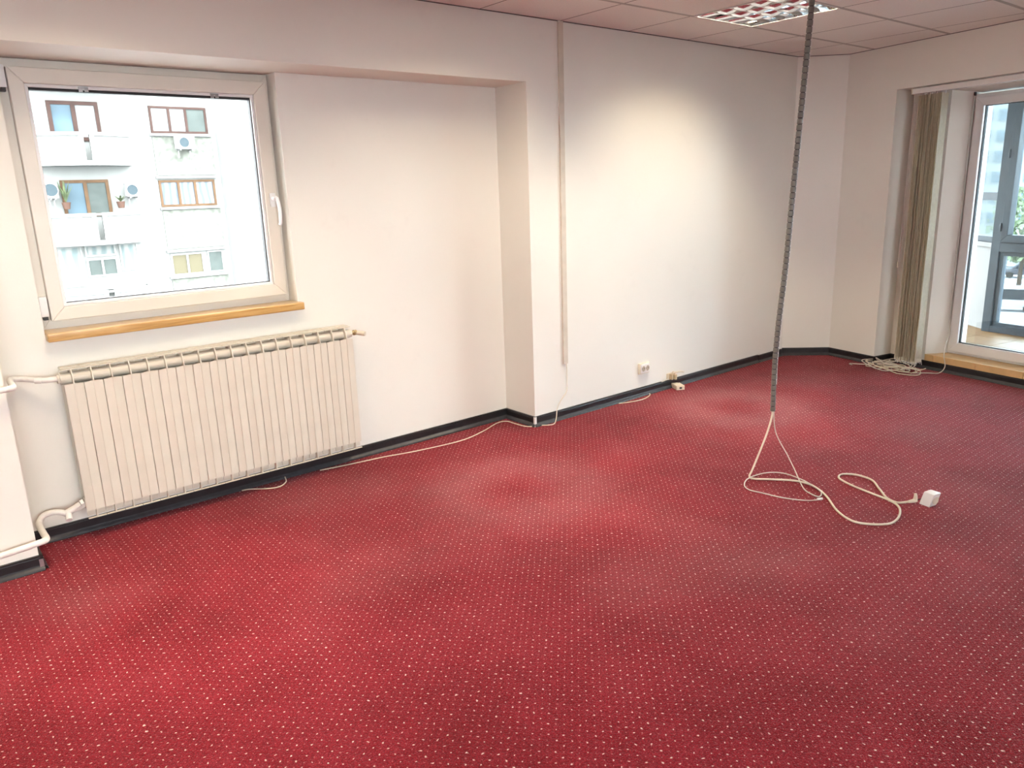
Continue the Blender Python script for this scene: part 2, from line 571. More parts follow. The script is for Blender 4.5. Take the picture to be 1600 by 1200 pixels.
# --- walls behind the camera
wbox('wall_left', (ROOM_X0 - .25, ROOM_Y0 - .25, 0), (ROOM_X0, YN + .32, HT), 'white wall left of the camera, outside the frame')
e = D(6.6, 0, 0)
BW = [(-2.45, -0.55), (-0.35, 1.55)]  # spans of the added daylight windows
BWZ0, BWZ1 = 1.00, 2.15
bm = bmesh.new()
bx(bm, (ROOM_X0, ROOM_Y0 - .25, 0), (e.x + .25, ROOM_Y0, BWZ0))
bx(bm, (ROOM_X0, ROOM_Y0 - .25, BWZ1), (e.x + .25, ROOM_Y0, HT))
for xa, xb in ((ROOM_X0, BW[0][0]), (BW[0][1], BW[1][0]), (BW[1][1], e.x + .25)):
    bx(bm, (xa, ROOM_Y0 - .25, BWZ0), (xb, ROOM_Y0, BWZ1))
tag(put('wall_back', bm, 'wall'), 'white wall with two windows behind the camera, outside the frame', 'wall', kind='structure')

# --- ceiling: slab over the tiles, runners and single tiles
ceil = box('ceiling', (ROOM_X0 - .3, ROOM_Y0 - .3, H + 0.16), (7.2, YN + .4, H + 0.30), 'plenum')
tag(ceil, 'suspended ceiling of square pinkish white tiles on grey runners', 'ceiling', kind='structure')
def clip(poly, a, b):
    """keep the part of poly left of a->b"""
    out = []
    def side(p): return (b[0] - a[0]) * (p[1] - a[1]) - (b[1] - a[1]) * (p[0] - a[0])
    for i in range(len(poly)):
        p, q = poly[i], poly[(i + 1) % len(poly)]
        sp, sq = side(p), side(q)
        if sp >= 0: out.append(p)
        if (sp >= 0) != (sq >= 0):
            t = sp / (sp - sq)
            out.append((p[0] + (q[0] - p[0]) * t, p[1] + (q[1] - p[1]) * t))
    return out
g = 0.003
dA, dB = dxy(0, -g), dxy(6.6, -g)
tb = (dA[1] - ROOM_Y0 - g) / (dA[1] - dB[1])
room_poly = [(ROOM_X0 + g, ROOM_Y0 + g), (dA[0] + (dB[0] - dA[0]) * tb, ROOM_Y0 + g), dA, (6.0 - g, YB - g), (ROOM_X0 + g, YB - g)]
LUM_X = [4.275 - 1.8 * k for k in range(4)]
LUM_Y = [2.77]
GX0, GY0, TS = 3.975, 3.072, 0.600
for i in range(-12, 5):
    for j in range(-11, 2):
        x0, y0 = GX0 + i * TS, GY0 - TS + j * TS
        cx, cy = x0 + TS / 2, y0 + TS / 2
        if any(abs(cx - lx) < .1 for lx in LUM_X) and any(abs(cy - ly) < .1 for ly in LUM_Y):
            continue
        poly = [(x0 + .0022, y0 + .012), (x0 + TS - .0022, y0 + .012), (x0 + TS - .0022, y0 + TS - .012), (x0 + .0022, y0 + TS - .012)]
        for k in range(len(room_poly)):
            poly = clip(poly, room_poly[k], room_poly[(k + 1) % len(room_poly)])
            if len(poly) < 3: break
        if len(poly) < 3: continue
        area = abs(sum(poly[k][0] * poly[(k + 1) % len(poly)][1] - poly[(k + 1) % len(poly)][0] * poly[k][1] for k in range(len(poly)))) / 2
        if area < 0.003: continue
        bm = bmesh.new()
        prism(bm, poly, H, H + .015)
        put('ceiling_tile', bm, 'tile_c', ceil)
for j in range(-9, 2):
    y = GY0 - TS + j * TS + TS
    if y > YB or y < ROOM_Y0: continue
    xe = 6.3 - 0.225 * (3.29 - y) - .004 if y < 3.29 else 6.2
    box('runner', (ROOM_X0, y - .012, H - .001), (min(xe, 6.22), y + .012, H + .02), 'runner', ceil)

# narrow dark joints across the runners and round the edge
for i in range(-10, 5):
    x = GX0 + i * TS
    ymax = YB if x < 6.0 else YB - 1
    if x > 5.9:
        continue
    y_lo = ROOM_Y0
    if x > 4.9:
        y_lo = 3.29 - (6.285 - x) / 0.225
    for k in range(-11, 2):
        ya, yb_ = max(GY0 - TS + k * TS + .012, y_lo), min(GY0 + k * TS - .012, YB)
        if yb_ - ya < .05: continue
        if any(abs(x - lx) < .35 for lx in LUM_X) and abs((ya + yb_) / 2 - LUM_Y[0]) < .1: continue
        box('cross_tee', (x - .0025, ya, H - .0006), (x + .0025, yb_, H + .012), 'tee', ceil)
for p, q, out in (((ROOM_X0, YB, 0), (6.0, YB, 0), (0, -1, 0)), ((6.0, YB, 0), (P0.x, P0.y, 0), None), (D(0, 0, 0), D(6.4, 0, 0), None)):
    p, q = Vector(p), Vector(q)
    t = (q - p).normalized()
    o_ = Vector((t.y, -t.x, 0))
    if o_.dot(Vector((1.5, 0, 0)) - p) < 0: o_ = -o_
    bm = bmesh.new()
    sweep_profile(bm, [(0, H - .004), (.006, H - .004), (.006, H + .01), (0, H + .01)], p, q, o_)
    put('edge_trim', bm, 'tee', ceil)

# ================================================================== SKIRTING
PROF = [(0, 0.004), (.024, .004), (.022, .010), (.013, .019), (.011, .024), (.011, .054), (.009, .058), (.013, .060), (.013, .066), (0, .066)]
def skirting(name, runs, label):
    root = empty(name, runs[0][0], label, 'baseboard', kind='structure')
    for p, q, out in runs:
        p, q, out = Vector(p), Vector(q), Vector(out)
        bm = bmesh.new(); sweep_profile(bm, PROF, p, q, out)
        put('skirting_strip', bm, 'base', root)
        bm = bmesh.new()
        sweep_profile(bm, [(.0112, .0235), (.0135, .0195), (.0228, .0102), (.0262, .004), (.0262, .0005), (.0228, .0005)], p, q, out)
        put('carpet_lip', bm, 'base_lip', root)
    return root
mY = Vector((0, -1, 0))
skirting('baseboard_front', [((NX1 - .012, YB, 0), (4.52, YB, 0), mY), ((4.53, YB, 0), (5.62, YB, 0), mY), ((5.63, YB, -.006), (5.985, YB, -.006), mY)],
         'black plastic skirting along the white wall under the double socket')
skirting('baseboard_niche', [((NX0, YN, 0), (NX1, YN, 0), mY), ((NX1, YN, 0), (NX1, YB - .012, 0), Vector((-1, 0, 0)))],
         'black skirting inside the recess below the radiator')
skirting('baseboard_pillar', [((ROOM_X0, YB, 0), (NX0 + .012, YB, 0), mY), ((NX0, YB - .012, 0), (NX0, YN, 0), Vector((1, 0, 0)))],
         'black skirting round the foot of the pillar at the left edge')
skirting('baseboard_right', [(ca, cb, -cn if (-cn).dot(Vector((-1, -1, 0))) > 0 else cn),
                             (D(0, 0, 0), D(UN + .01, 0, 0), -nd), (D(UN, 0, 0), D(UN, ND, 0), ud), (D(UN, ND, 0), D(UO, ND, 0), -nd),
                             (D(UO, ND, 0), D(UE, ND, 0), -nd)],
         'black skirting round the far corner and under the door step')
bm = bmesh.new()
bx(bm, (NX1 - .014, YB - .014, 0), (NX1 + .002, YB + .0, .066))
tag(put('corner_cap', bm, 'white', bpy.data.objects['baseboard_front']), 'white corner cap of the skirting')
bm = bmesh.new()
bx(bm, (NX0 - .004, YB - .016, .004), (NX0 + .012, YB, .05))
tag(put('corner_cap', bm, 'steel', bpy.data.objects['baseboard_pillar']), 'loose metal corner cap')

# ================================================================== WINDOW in the niche
win = empty('window_1', (1.1, YN, WZ0), 'square cream plastic window with wooden sill above the radiator', 'window', kind='structure')
def frame4(name, x0, x1, z0, z1, w, y0, y1, mat, parent, bev=0.006, tf=ident, mitre=True):
    """four mitred profile pieces (w = (left, right, bottom, top))"""
    l, r, b_, t = w
    X0, X1, Z0, Z1 = x0 + l, x1 - r, z0 + b_, z1 - t
    quads = [((x0, z0), (X0, Z0), (X0, Z1), (x0, z1)), ((x1, z0), (x1, z1), (X1, Z1), (X1, Z0)),
             ((x0, z0), (x1, z0), (X1, Z0), (X0, Z0)), ((x0, z1), (X0, Z1), (X1, Z1), (x1, z1))]
    for q in quads:
        bm = bmesh.new()
        lo = [bm.verts.new(tf(x, y0, z)) for x, z in q]
        hi = [bm.verts.new(tf(x, y1, z)) for x, z in q]
        bm.faces.new(lo); bm.faces.new(hi[::-1])
        for i in range(4):
            j = (i + 1) % 4
            bm.faces.new((lo[i], lo[j], hi[j], hi[i]))
        bmesh.ops.recalc_face_normals(bm, faces=bm.faces)
        if bev: bevel(bm, bev * .25, 1)
        put(name, bm, mat, parent)
frame4('frame_bar', WX0 + .002, WX1 - .002, WZ0 + .001, WZ1 - .002, (.055, .055, .071, .055), YN + .10, YN + .17, 'upvc', win)
sash = empty('sash', (1.1, YN, WZ0)); sash.parent = win; sash.location = (0, 0, 0); ORIGIN[sash.name] = ORIGIN[win.name]
SX0, SX1, SZ0, SZ1 = 0.553, 1.668, 0.992, 2.066
GX_0, GX_1, GZ_0, GZ_1 = 0.625, 1.588, 1.066, 1.988
frame4('sash_bar', SX0, SX1, SZ0, SZ1, (.058, .066, .060, .064), YN + .065, YN + .145, 'upvc', sash, .012)
frame4('glazing_bead', SX0 + .0585, SX1 - .0665, SZ0 + .0605, SZ1 - .0645, (.013, .013, .013, .013), YN + .078, YN + .112, 'upvc_w', sash, .006)
frame4('gasket', GX_0 - .001, GX_1 + .001, GZ_0 - .001, GZ_1 + .001, (.003, .005, .005, .011), YN + .092, YN + .122, 'gasket', sash, 0)
box('glass', (GX_0 - .004, YN + .104, GZ_0 - .004), (GX_1 + .004, YN + .108, GZ_1 + .004), 'glass', sash)
# handle on the right profile
hx, hz = 1.640, 1.487
hd = box('handle', (hx - .016, YN + .055, hz - .035), (hx + .014, YN + .066, hz + .035), 'upvc_w', sash, bev=.004, smooth=True)
bm = bmesh.new()
cyl(bm, (hx, YN + .06, hz + .005), (hx, YN + .022, hz + .005), .011, 14)
tube(bm, [(hx - .004, YN + .026, hz + .010), (hx + .006, YN + .020, hz + .004), (hx + .012, YN + .016, hz - .04), (hx + .010, YN + .014, hz - .11), (hx + .004, YN + .016, hz - .128)], lambda t: .011 - .003 * t, 10)
put('handle_lever', bm, 'upvc_w', hd, True)
# hinges on the left
for z in (1.02, 1.985):
    bm = bmesh.new()
    bx(bm, (.516, YN + .062, z - .005), (.548, YN + .104, z + .085)); bevel(bm, .006, 2)
    hg = put('hinge', bm, 'upvc_w', win, True)
    box('hinge_pin', (.524, YN + .066, z - .020), (.542, YN + .10, z - .004), 'dark', hg)
# clips of a removed blind at the top of the glass
for x in (.835, 1.407):
    bm = bmesh.new()
    bx(bm, (x - .019, YN + .070, 1.990), (x + .019, YN + .096, 1.997))
    bx(bm, (x - .019, YN + .070, 1.976), (x - .004, YN + .074, 1.992))
    bx(bm, (x + .004, YN + .070, 1.978), (x + .019, YN + .074, 1.996))
    bx(bm, (x - .012, YN + .066, 1.983), (x + .012, YN + .070, 1.987))
    put('blind_clip', bm, 'steel', sash)
# wooden sill
bm = bmesh.new()
bx(bm, (.5085, YN - .052, .916), (1.706, YN + .102, .955))
bevel(bm, .008, 3)
put('window_sill', bm, 'wood', win, True)

# unseen windows added behind the camera to brighten the room with daylight
for k, (xa, xb) in enumerate(BW):
    wb = empty('window_%d' % (4 + k), ((xa + xb) / 2, ROOM_Y0 - .1, BWZ0), ('left' if k == 0 else 'right') + ' window behind the camera, outside the frame', 'window', kind='structure')
    frame4('frame_bar', xa, xb, BWZ0, BWZ1, (.06, .06, .06, .06), ROOM_Y0 - .17, ROOM_Y0 - .10, 'upvc', wb)  # frame of the added window
    box('mullion', ((xa + xb) / 2 - .05, ROOM_Y0 - .17, BWZ0 + .06), ((xa + xb) / 2 + .05, ROOM_Y0 - .10, BWZ1 - .06), 'upvc', wb)

# ================================================================== RADIATOR
RX0, NS, SW = 0.526, 18, 0.0781
RY = YN - .130
rad = empty('radiator', (RX0, RY, .10), 'cream aluminium sectional radiator hanging under the window', 'radiator')
def section_mesh(x):
    bm = bmesh.new()
    h = SW / 2 - .0014
    # front plate halves, slightly angled away from the rib
    for s in (-1, 1):
        hexa(bm, [Vector((x, RY - .0005, .142)), Vector((x + s * h, RY + .003, .142)), Vector((x + s * h, RY + .006, .142)), Vector((x, RY + .004, .142)),
                  Vector((x, RY - .0005, .738)), Vector((x + s * h, RY + .003, .734)), Vector((x + s * h, RY + .006, .734)), Vector((x, RY + .004, .738))])
    # web
    prof = [(RY - .0045, .106), (RY + .09, .106), (RY + .09, .800), (RY + .022, .800), (RY + .006, .775), (RY - .0045, .738)]
    lo = [bm.verts.new((x - .0022, y, z)) for y, z in prof]
    hi = [bm.verts.new((x + .0022, y, z)) for y, z in prof]
    bm.faces.new(lo); bm.faces.new(hi[::-1])
    for i in range(len(prof)):
        j = (i + 1) % len(prof)
        bm.faces.new((lo[i], lo[j], hi[j], hi[i]))
    # top strips
    for (y0, y1, z) in ((.020, .043, .799), (.049, .066, .802), (.072, .091, .802)):
        bx(bm, (x - h, RY + y0, z - .003), (x + h, RY + y1, z + .001))
    # back plates, bottom strip
    bx(bm, (x - h, RY + .086, .14), (x + h, RY + .089, .79))
    bx(bm, (x - h, RY + .022, .112), (x + h, RY + .025, .70))
    bx(bm, (x - h, RY - .002, .104), (x + h, RY + .010, .1075))
    # collectors
    for z in (.757, .170):
        cyl(bm, (x - SW / 2, RY + .048, z), (x + SW / 2, RY + .048, z), .0245, 18)
    return bm
first = put('section', section_mesh(RX0 + SW / 2), 'radi', rad)
for i in range(1, NS):
    c = first.copy(); link_obj(c, rad)
    c.location = (SW * i, 0, 0)
RX1 = RX0 + SW * NS
bm = bmesh.new()
cyl(bm, (RX0 - .016, RY + .048, .757), (RX0 + .002, RY + .048, .757), .021, 6)
cyl(bm, (RX0 - .006, RY + .048, .757), (RX0 + .002, RY + .048, .757), .027, 18)
put('end_plug', bm, 'radi', rad)
bm = bmesh.new()
cyl(bm, (RX1 - .002, RY + .048, .170), (RX1 + .012, RY + .048, .170), .021, 6)
put('end_plug', bm, 'steel', rad)
bm = bmesh.new()
cyl(bm, (RX1 - .002, RY + .048, .757), (RX1 + .012, RY + .048, .757), .022, 18)
put('end_plug', bm, 'radi', rad)
bm = bmesh.new()
cyl(bm, (RX1 + .012, RY + .048, .757), (RX1 + .030, RY + .048, .757), .012, 6)
cyl(bm, (RX1 + .030, RY + .048, .757), (RX1 + .046, RY + .048, .757), .015, 14)
vv = put('bleed_valve', bm, 'brass', rad, True)
bm = bmesh.new()
cyl(bm, (RX1 + .046, RY + .046, .755), (RX1 + .078, RY + .004, .750), .0125, 14, .0135)
put('valve_cap', bm, 'cream', vv, True)

# heating pipes
PR = .0125
pipe_up = empty('heating_pipe', (NX0, YB, .79), 'white painted pipe entering the top left of the radiator', 'pipe')
tube_obj('pipe_run', [(RX0 - .012, RY + .048, .760), (.46, RY + .052, .762), (.40, YN - .045, .772), (.365, YN - .05, .780), (.340, YN - .09, .787), (.330, YN - .20, .793),
                      (.325, YB - .010, .797), (.310, YB - .035, .798), (.270, YB - .040, .797), (.16, YB - .040, .790), (-.6, YB - .040, .77)], PR, 'pipe', pipe_up, 14)
bm = bmesh.new()
cyl(bm, (.428, RY + .06, .766), (.452, RY + .054, .763), PR + .002, 14)
put('pipe_joint', bm, 'pipe', pipe_up, True)
pipe_lo = empty('heating_pipe', (NX0, YB, .12), 'white painted pipe bending round the pillar foot to the radiator bottom', 'pipe')
tube_obj('pipe_run', [(.455, RY + .050, .135), (.43, RY + .055, .150), (.40, YN - .06, .154), (.365, YN - .05, .145), (.342, YN - .06, .122), (.338, YN - .12, .118),
                      (.336, YN - .22, .126), (.334, YB - .015, .133), (.318, YB - .040, .135), (.285, YB - .044, .134), (.165, YB - .044, .124), (-.6, YB - .044, .07)], PR + .001, 'pipe', pipe_lo, 14)
bm = bmesh.new()
cyl(bm, (.452, RY + .048, .142), (.500, RY + .048, .160), .0155, 14)
cyl(bm, (.458, RY + .046, .142), (.452, RY + .015, .118), .0125, 14, .014)
put('shutoff_valve', bm, 'pipe', pipe_lo, True)
bm = bmesh.new()
cyl(bm, (.494, RY + .048, .157), (.512, RY + .048, .165), .020, 6)
cyl(bm, (.512, RY + .048, .167), (RX0, RY + .048, .170), .022, 6)
put('union_nut', bm, 'pipe', pipe_lo)

# ================================================================== BALCONY DOOR
door = empty('door_1', D(1.75, .37, .11), 'white framed glazed door leading to the enclosed balcony', 'door', kind='structure')
frame4('frame_bar', UO2, 2.66, .118, 2.066, (.055, .055, .035, .050), .375, .445, 'upvc_w', door, tf=D)
dsash = empty('sash', D(1.75, .37, .11)); dsash.parent = door; dsash.location = (0, 0, 0); ORIGIN[dsash.name] = ORIGIN[door.name]
frame4('sash_bar', UO2 + .022, 1.745, .140, 2.040, (.066, .066, .070, .060), .350, .425, 'upvc_w', dsash, .012, tf=D)
frame4('gasket', UO2 + .088, 1.679, .210, 1.980, (.004, .004, .005, .004), .372, .398, 'gasket', dsash, 0, tf=D)
box('glass', (UO2 + .086, .384, .208), (1.681, .388, 1.982), 'glass', dsash, tf=D)
ds2 = empty('sash', D(1.75, .37, .11)); ds2.parent = door; ds2.location = (0, 0, 0); ORIGIN[ds2.name] = ORIGIN[door.name]
frame4('sash_bar', 1.748, 2.636, .140, 2.040, (.066, .066, .070, .060), .350, .425, 'upvc_w', ds2, .012, tf=D)
box('glass', (1.81, .384, .208), (2.572, .388, 1.982), 'glass', ds2, tf=D)
bm = bmesh.new()
bx(bm, (UO2 + .004, .345, 2.055), (UO2 + .016, .36, 2.080), D)
put('fixing_screw', bm, 'dark', door)

# tiled step below the door
step = empty('trim_1', D(1.6, .2, 0), 'step of tan ceramic tiles under the balcony door', 'step', kind='structure')
bm = bmesh.new()
prism(bm, [(UO, ND + .004), (2.64, ND + .004), (2.64, DEND), (UO2, DEND), (UO2, .37)], 0, .106, D)
put('step_core', bm, 'grout', step)
edges = [UO + .003, .838] + [.838 + .345 * k for k in range(1, 6)]
for a, b_ in zip(edges, edges[1:]):
    a2, b2 = a + .0015, min(b_, 2.63) - .0015
    bm = bmesh.new()
    k0 = max(0.0, UO2 - a2) if a2 < UO2 else 0.0
    if a2 < .80:
        prism(bm, [(a2, ND - .008), (b2, ND - .008), (b2, .375), (UO2 - .004, .36)], .106, .116, D)
    else:
        bx(bm, (a2, ND - .008, .106), (b2, .40, .116), D)
    put('tile', bm, 'tilestep', step)
    box('tile', (a2, ND - .006, .064), (b2, ND + .004, .1055), 'tilestep', step, tf=D)

# ================================================================== ENCLOSED BALCONY
BZ = .10
FD = 1.57
bal_floor = empty('floor_balcony', D(1.0, 1.0, 0), 'tan tiled floor of the balcony behind the door', 'floor', kind='structure')
box('balcony_slab', (-1.2, DEND, -.15), (3.6, 2.3, BZ - .012), 'grout', bal_floor, tf=D)
for i in range(-3, 9):
    for j in range(0, 5):
        u0, d0 = .49 - 3 * .333 + (i + 3) * .333, DEND + .02 + j * .333
        if u0 < -1.1: continue
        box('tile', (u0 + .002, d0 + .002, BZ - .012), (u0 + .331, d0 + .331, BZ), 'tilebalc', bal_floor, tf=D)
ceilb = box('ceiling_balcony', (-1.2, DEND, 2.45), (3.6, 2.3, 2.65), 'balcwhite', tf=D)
tag(ceilb, 'white slab above the enclosed balcony', 'ceiling', kind='structure')
# slanted left parapet
qa, qb = (0.40, FD), (-0.75, 2.20)
sl = Vector((qb[0] - qa[0], qb[1] - qa[1], 0)); sl.normalize()
sn = Vector((-sl.y, sl.x, 0))
def SL(s, t, z):     # frame of the slanted side: s along, t outwards
    return D(qa[0] + sl.x * s - sn.x * t, qa[1] + sl.y * s - sn.y * t, z)
sgn = 1
bm = bmesh.new()
bx(bm, (0, 0, BZ), (1.3, .10, .89), SL)
bx(bm, (-.0, -.015, .85), (1.3, .115, .89), SL)
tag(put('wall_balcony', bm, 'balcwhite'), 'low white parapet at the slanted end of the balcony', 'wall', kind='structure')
w3 = empty('window_3', SL(.6, 0, .89), 'bluish glazing above the white balcony parapet', 'window', kind='structure')
frame4('frame_bar', 0.0, 1.3, .89, 2.45, (.05, .05, .05, .06), .02, .08, 'alu', w3, tf=SL)
box('transom', (.05, .025, 1.26), (1.25, .075, 1.33), 'alu', w3, tf=SL)
box('mullion', (.60, .025, .94), (.65, .075, 2.39), 'alu', w3, tf=SL)
for (s0, s1) in ((.05, .60), (.65, 1.25)):
    for (z0, z1) in ((.94, 1.26), (1.33, 2.39)):
        box('glass', (s0, .047, z0), (s1, .053, z1), 'bglass', w3, tf=SL)
w2 = empty('window_2', D(1.4, FD, BZ), 'slate grey aluminium balcony glazing seen through the door', 'window', kind='structure')
UF0, UF1 = .385, 3.5
box('frame_bar', (UF0, FD - .05, BZ), (UF0 + .075, FD + .05, 2.45), 'alu', w2, tf=D, bev=.004)
box('frame_bar', (UF0 + .075, FD - .05, BZ), (UF1, FD + .05, BZ + .055), 'alu', w2, tf=D, bev=.004)
box('frame_bar', (UF0 + .075, FD - .05, .82), (UF1, FD + .05, .90), 'alu', w2, tf=D, bev=.004)
box('frame_bar', (UF0 + .075, FD - .05, 2.37), (UF1, FD + .05, 2.45), 'alu', w2, tf=D, bev=.004)
for k in range(1, 4):
    uu = UF0 + .85 * k
    box('frame_bar', (uu, FD - .05, BZ + .055), (uu + .075, FD + .05, 2.37), 'alu', w2, tf=D, bev=.004)
for k in range(4):
    u0 = UF0 + .075 + .85 * k
    u1 = min(u0 + .775, UF1)
    if u1 - u0 < .3: continue
    frame4('lower_bar', u0, u1, BZ + .055, .82, (.035, .035, .035, .035), FD - .03, FD + .03, 'alu', w2, tf=D)
    box('glass', (u0 + .03, FD - .003, BZ + .09), (u1 - .03, FD + .003, .79), 'bglass', w2, tf=D)
    sa = empty('sash', D(1.4, FD, BZ)); sa.parent = w2; sa.location = (0, 0, 0); ORIGIN[sa.name] = ORIGIN[w2.name]
    frame4('sash_bar', u0 + .004, u1 - .004, .904, 2.366, (.060, .060, .065, .06), FD - .065, FD + .02, 'alu', sa, .012, tf=D)
    box('glass', (u0 + .06, FD - .003, .965), (u1 - .06, FD + .003, 2.31), 'bglass', sa, tf=D)
    for z in (1.0, 1.62, 2.22):
        bm = bmesh.new(); cyl(bm, D(u0 + .002, FD - .072, z), D(u0 + .002, FD - .072, z + .07), .008, 10)
        put('hinge', bm, 'alu', sa, True)

# ================================================================== VERTICAL BLIND
bl = empty('vertical_blind', D(.7, .065, .05), 'beige vertical blind bunched up left of the balcony door', 'blind')
box('rail', (.555, .042, 2.090), (2.62, .088, 2.128), 'white', bl, tf=D, bev=.004)
box('rail_end', (.548, .040, 2.088), (.556, .090, 2.130), 'cream', bl, tf=D)
nsl = 13
for i in range(nsl):
    uc = .628 + i * .0148 + random.uniform(-.0035, .0035)
    ang = math.radians(8 + random.uniform(-6, 6))
    bot = .075 + random.uniform(-.006, .006)
    dx, dd = math.sin(ang) * .0445, math.cos(ang) * .0445
    bm = bmesh.new()
    lean = random.uniform(-.006, .006)
    prev = None
    NZS = 7
    for k in range(NZS + 1):
        t = k / NZS
        z = bot + (2.075 - bot) * t
        off = (1 - t) * lean + math.sin(t * 5 + i) * .0012
        ring = [bm.verts.new(D(uc + off + s * dx * f + q, .065 + f * dd, z)) for q in (0, .0009) for s, f in ((-1, -1), (0, 0), (-1, 1))]
        # slight curve across the slat
        if prev:
            for a in range(2):
                bm.faces.new((prev[a], prev[a + 1], ring[a + 1], ring[a]))
                bm.faces.new((prev[a + 3], ring[a + 3], ring[a + 4], prev[a + 4]))
            bm.faces.new((prev[0], ring[0], ring[3], prev[3]))
            bm.faces.new((prev[2], prev[5], ring[5], ring[2]))
        prev = ring
    sl_o = put('slat', bm, 'slat', bl)
    box('slat_weight', (uc - .002 + lean, .028, bot - .008), (uc + .004 + lean, .102, bot + .022), 'cream', sl_o, tf=D)
    box('slat_hook', (uc - .002, .058, 2.070), (uc + .002, .072, 2.092), 'white', sl_o, tf=D)
for dd_ in (.030, .100):
    pts = []
    for i in range(nsl):
        uc = .628 + i * .0148
        pts += [D(uc, dd_, .082), D(uc + .0074, dd_, .060 - .02 * random.random())]
    tube_obj('spacer_chain', pts, .0016, 'white', bl, 5, 3)
tube_obj('pull_cord', [D(.575, .05, 2.09), D(.572, .045, 1.6), D(.566, .045, 1.0), D(.562, .045, .80)], .0014, 'white', bl, 5, 4)
tube_obj('pull_cord', [D(.590, .05, 2.09), D(.588, .045, 1.5), D(.583, .045, .95), D(.575, .045, .765), D(.566, .045, .755), D(.562, .045, .80)], .0014, 'white', bl, 5, 4)
bm = bmesh.new(); cyl(bm, D(.562, .045, .80), D(.562, .045, .845), .006, 10, .004)
put('cord_weight', bm, 'cream', bl, True)

# ================================================================== CEILING LIGHTS (louvred, switched on)
def blade(bm, axis, c, a, b, z0=H - .001, z1=H + .048, w0=.0022, w1=.018):
    """parabolic blade: narrow below, wide above; runs a..b along the other axis"""
    prof = [(-w0, z0), (w0, z0)]
    N = 5
    R = [(w0 + (w1 - w0) * (k / N) ** 2.0, z0 + (z1 - z0) * k / N) for k in range(1, N + 1)]
    prof = prof + R + [(-x, z) for x, z in R[::-1]]
    def P(t, s, z):
        return Vector((c + s, t, z)) if axis == 'x' else Vector((t, c + s, z))
    lo = [bm.verts.new(P(a, s, z)) for s, z in prof]
    hi = [bm.verts.new(P(b, s, z)) for s, z in prof]
    bm.faces.new(lo); bm.faces.new(hi[::-1])
    for i in range(len(prof)):
        j = (i + 1) % len(prof)
        bm.faces.new((lo[i], lo[j], hi[j], hi[i]))

def make_light():
    cx, cy = LUM_X[0], LUM_Y[0]
    root = empty('ceiling_light', (cx, cy, H), 'square louvred ceiling light with mirror cells set among the tiles', 'ceiling light', 'louvred ceiling lights')
    h = .2965
    # housing: side walls and lid
    bm = bmesh.new()
    for a, b_ in (((-h, -h), (-h + .004, h)), ((h - .004, -h), (h, h)), ((-h, -h), (h, -h + .004)), ((-h, h - .004), (h, h))):
        bx(bm, (cx + a[0], cy + a[1], H - .002), (cx + b_[0], cy + b_[1], H + .10))
    bx(bm, (cx - h, cy - h, H + .10), (cx + h, cy + h, H + .104))
    put('housing', bm, 'lampwhite', root)
    frame4('rim', cx - h, cx + h, cy - h, cy + h, (.010, .010, .010, .010), H - .004, H + .004, 'lampwhite', root, 0, tf=lambda x, y, z: Vector((x, z, y)))
    hi_ = h - .010
    for k in range(1, 4):
        bm = bmesh.new(); blade(bm, 'x', cx - hi_ + 2 * hi_ * k / 4, cy - hi_, cy + hi_)
        put('long_blade', bm, 'mirror', root, True)
    for k in range(1, 5):
        bm = bmesh.new(); blade(bm, 'y', cy - hi_ + 2 * hi_ * k / 5, cx - hi_, cx + hi_, H - .0015, H + .046)
        put('cross_blade', bm, 'mirror', root, True)
    for s in (-1, 1):
        bm = bmesh.new(); bx(bm, (cx + s * hi_ - .002, cy - hi_, H - .001), (cx + s * hi_ + .002, cy + hi_, H + .048)); put('side_mirror', bm, 'mirror', root)
        bm = bmesh.new(); bx(bm, (cx - hi_, cy + s * hi_ - .002, H - .001), (cx + hi_, cy + s * hi_ + .002, H + .048)); put('side_mirror', bm, 'mirror', root)
    for k in range(4):
        x = cx - hi_ + 2 * hi_ * (k + .5) / 4
        bm = bmesh.new(); cyl(bm, (x, cy - h + .01, H + .082), (x, cy + h - .01, H + .082), .010, 10)
        put('fluorescent_tube', bm, 'lampwhite', root, True)
        l = bpy.data.lights.new('tube_light', 'AREA'); l.shape = 'RECTANGLE'; l.size = .022; l.size_y = .54
        l.energy = LAMP_W; l.color = LAMP_COL
        lo = bpy.data.objects.new('tube_light', l); link_obj(lo, root)
        lo.location = Vector((x, cy, H + .068)) - ORIGIN[root.name]
        ORIGIN[lo.name] = ORIGIN[root.name]
    for sx, sy in ((1, 0), (-1, 0), (0, 1), (0, -1)):
        l = bpy.data.lights.new('reflector_beam', 'AREA'); l.shape = 'RECTANGLE'; l.size = .20; l.size_y = .20
        l.energy = BEAM_W; l.color = (1.0, .90, .78); l.spread = math.radians(24)
        lo = bpy.data.objects.new('reflector_beam', l); link_obj(lo, root)
        lo.location = Vector((cx + sx * .12, cy + sy * .12, H + .060)) - ORIGIN[root.name]
        lo.rotation_euler = Vector((sx * .13, sy * .13, -1)).to_track_quat('-Z', 'Y').to_euler()
        ORIGIN[lo.name] = ORIGIN[root.name]
    return root
lamp0 = make_light()
lamp0['label'] = 'square louvred ceiling light with mirror cells beside the grey sleeve'
for ix in range(4):
    for iy in range(1):
        if ix == 0 and iy == 0: continue
        c = copy_tree(lamp0, (LUM_X[ix] - LUM_X[0], LUM_Y[iy] - LUM_Y[0], 0))
        c['label'] = ('louvred ceiling light above the window niche, just outside the frame', 'louvred ceiling light above the radiator, outside the frame', 'louvred ceiling light left of the pillar, outside the frame')[ix - 1]

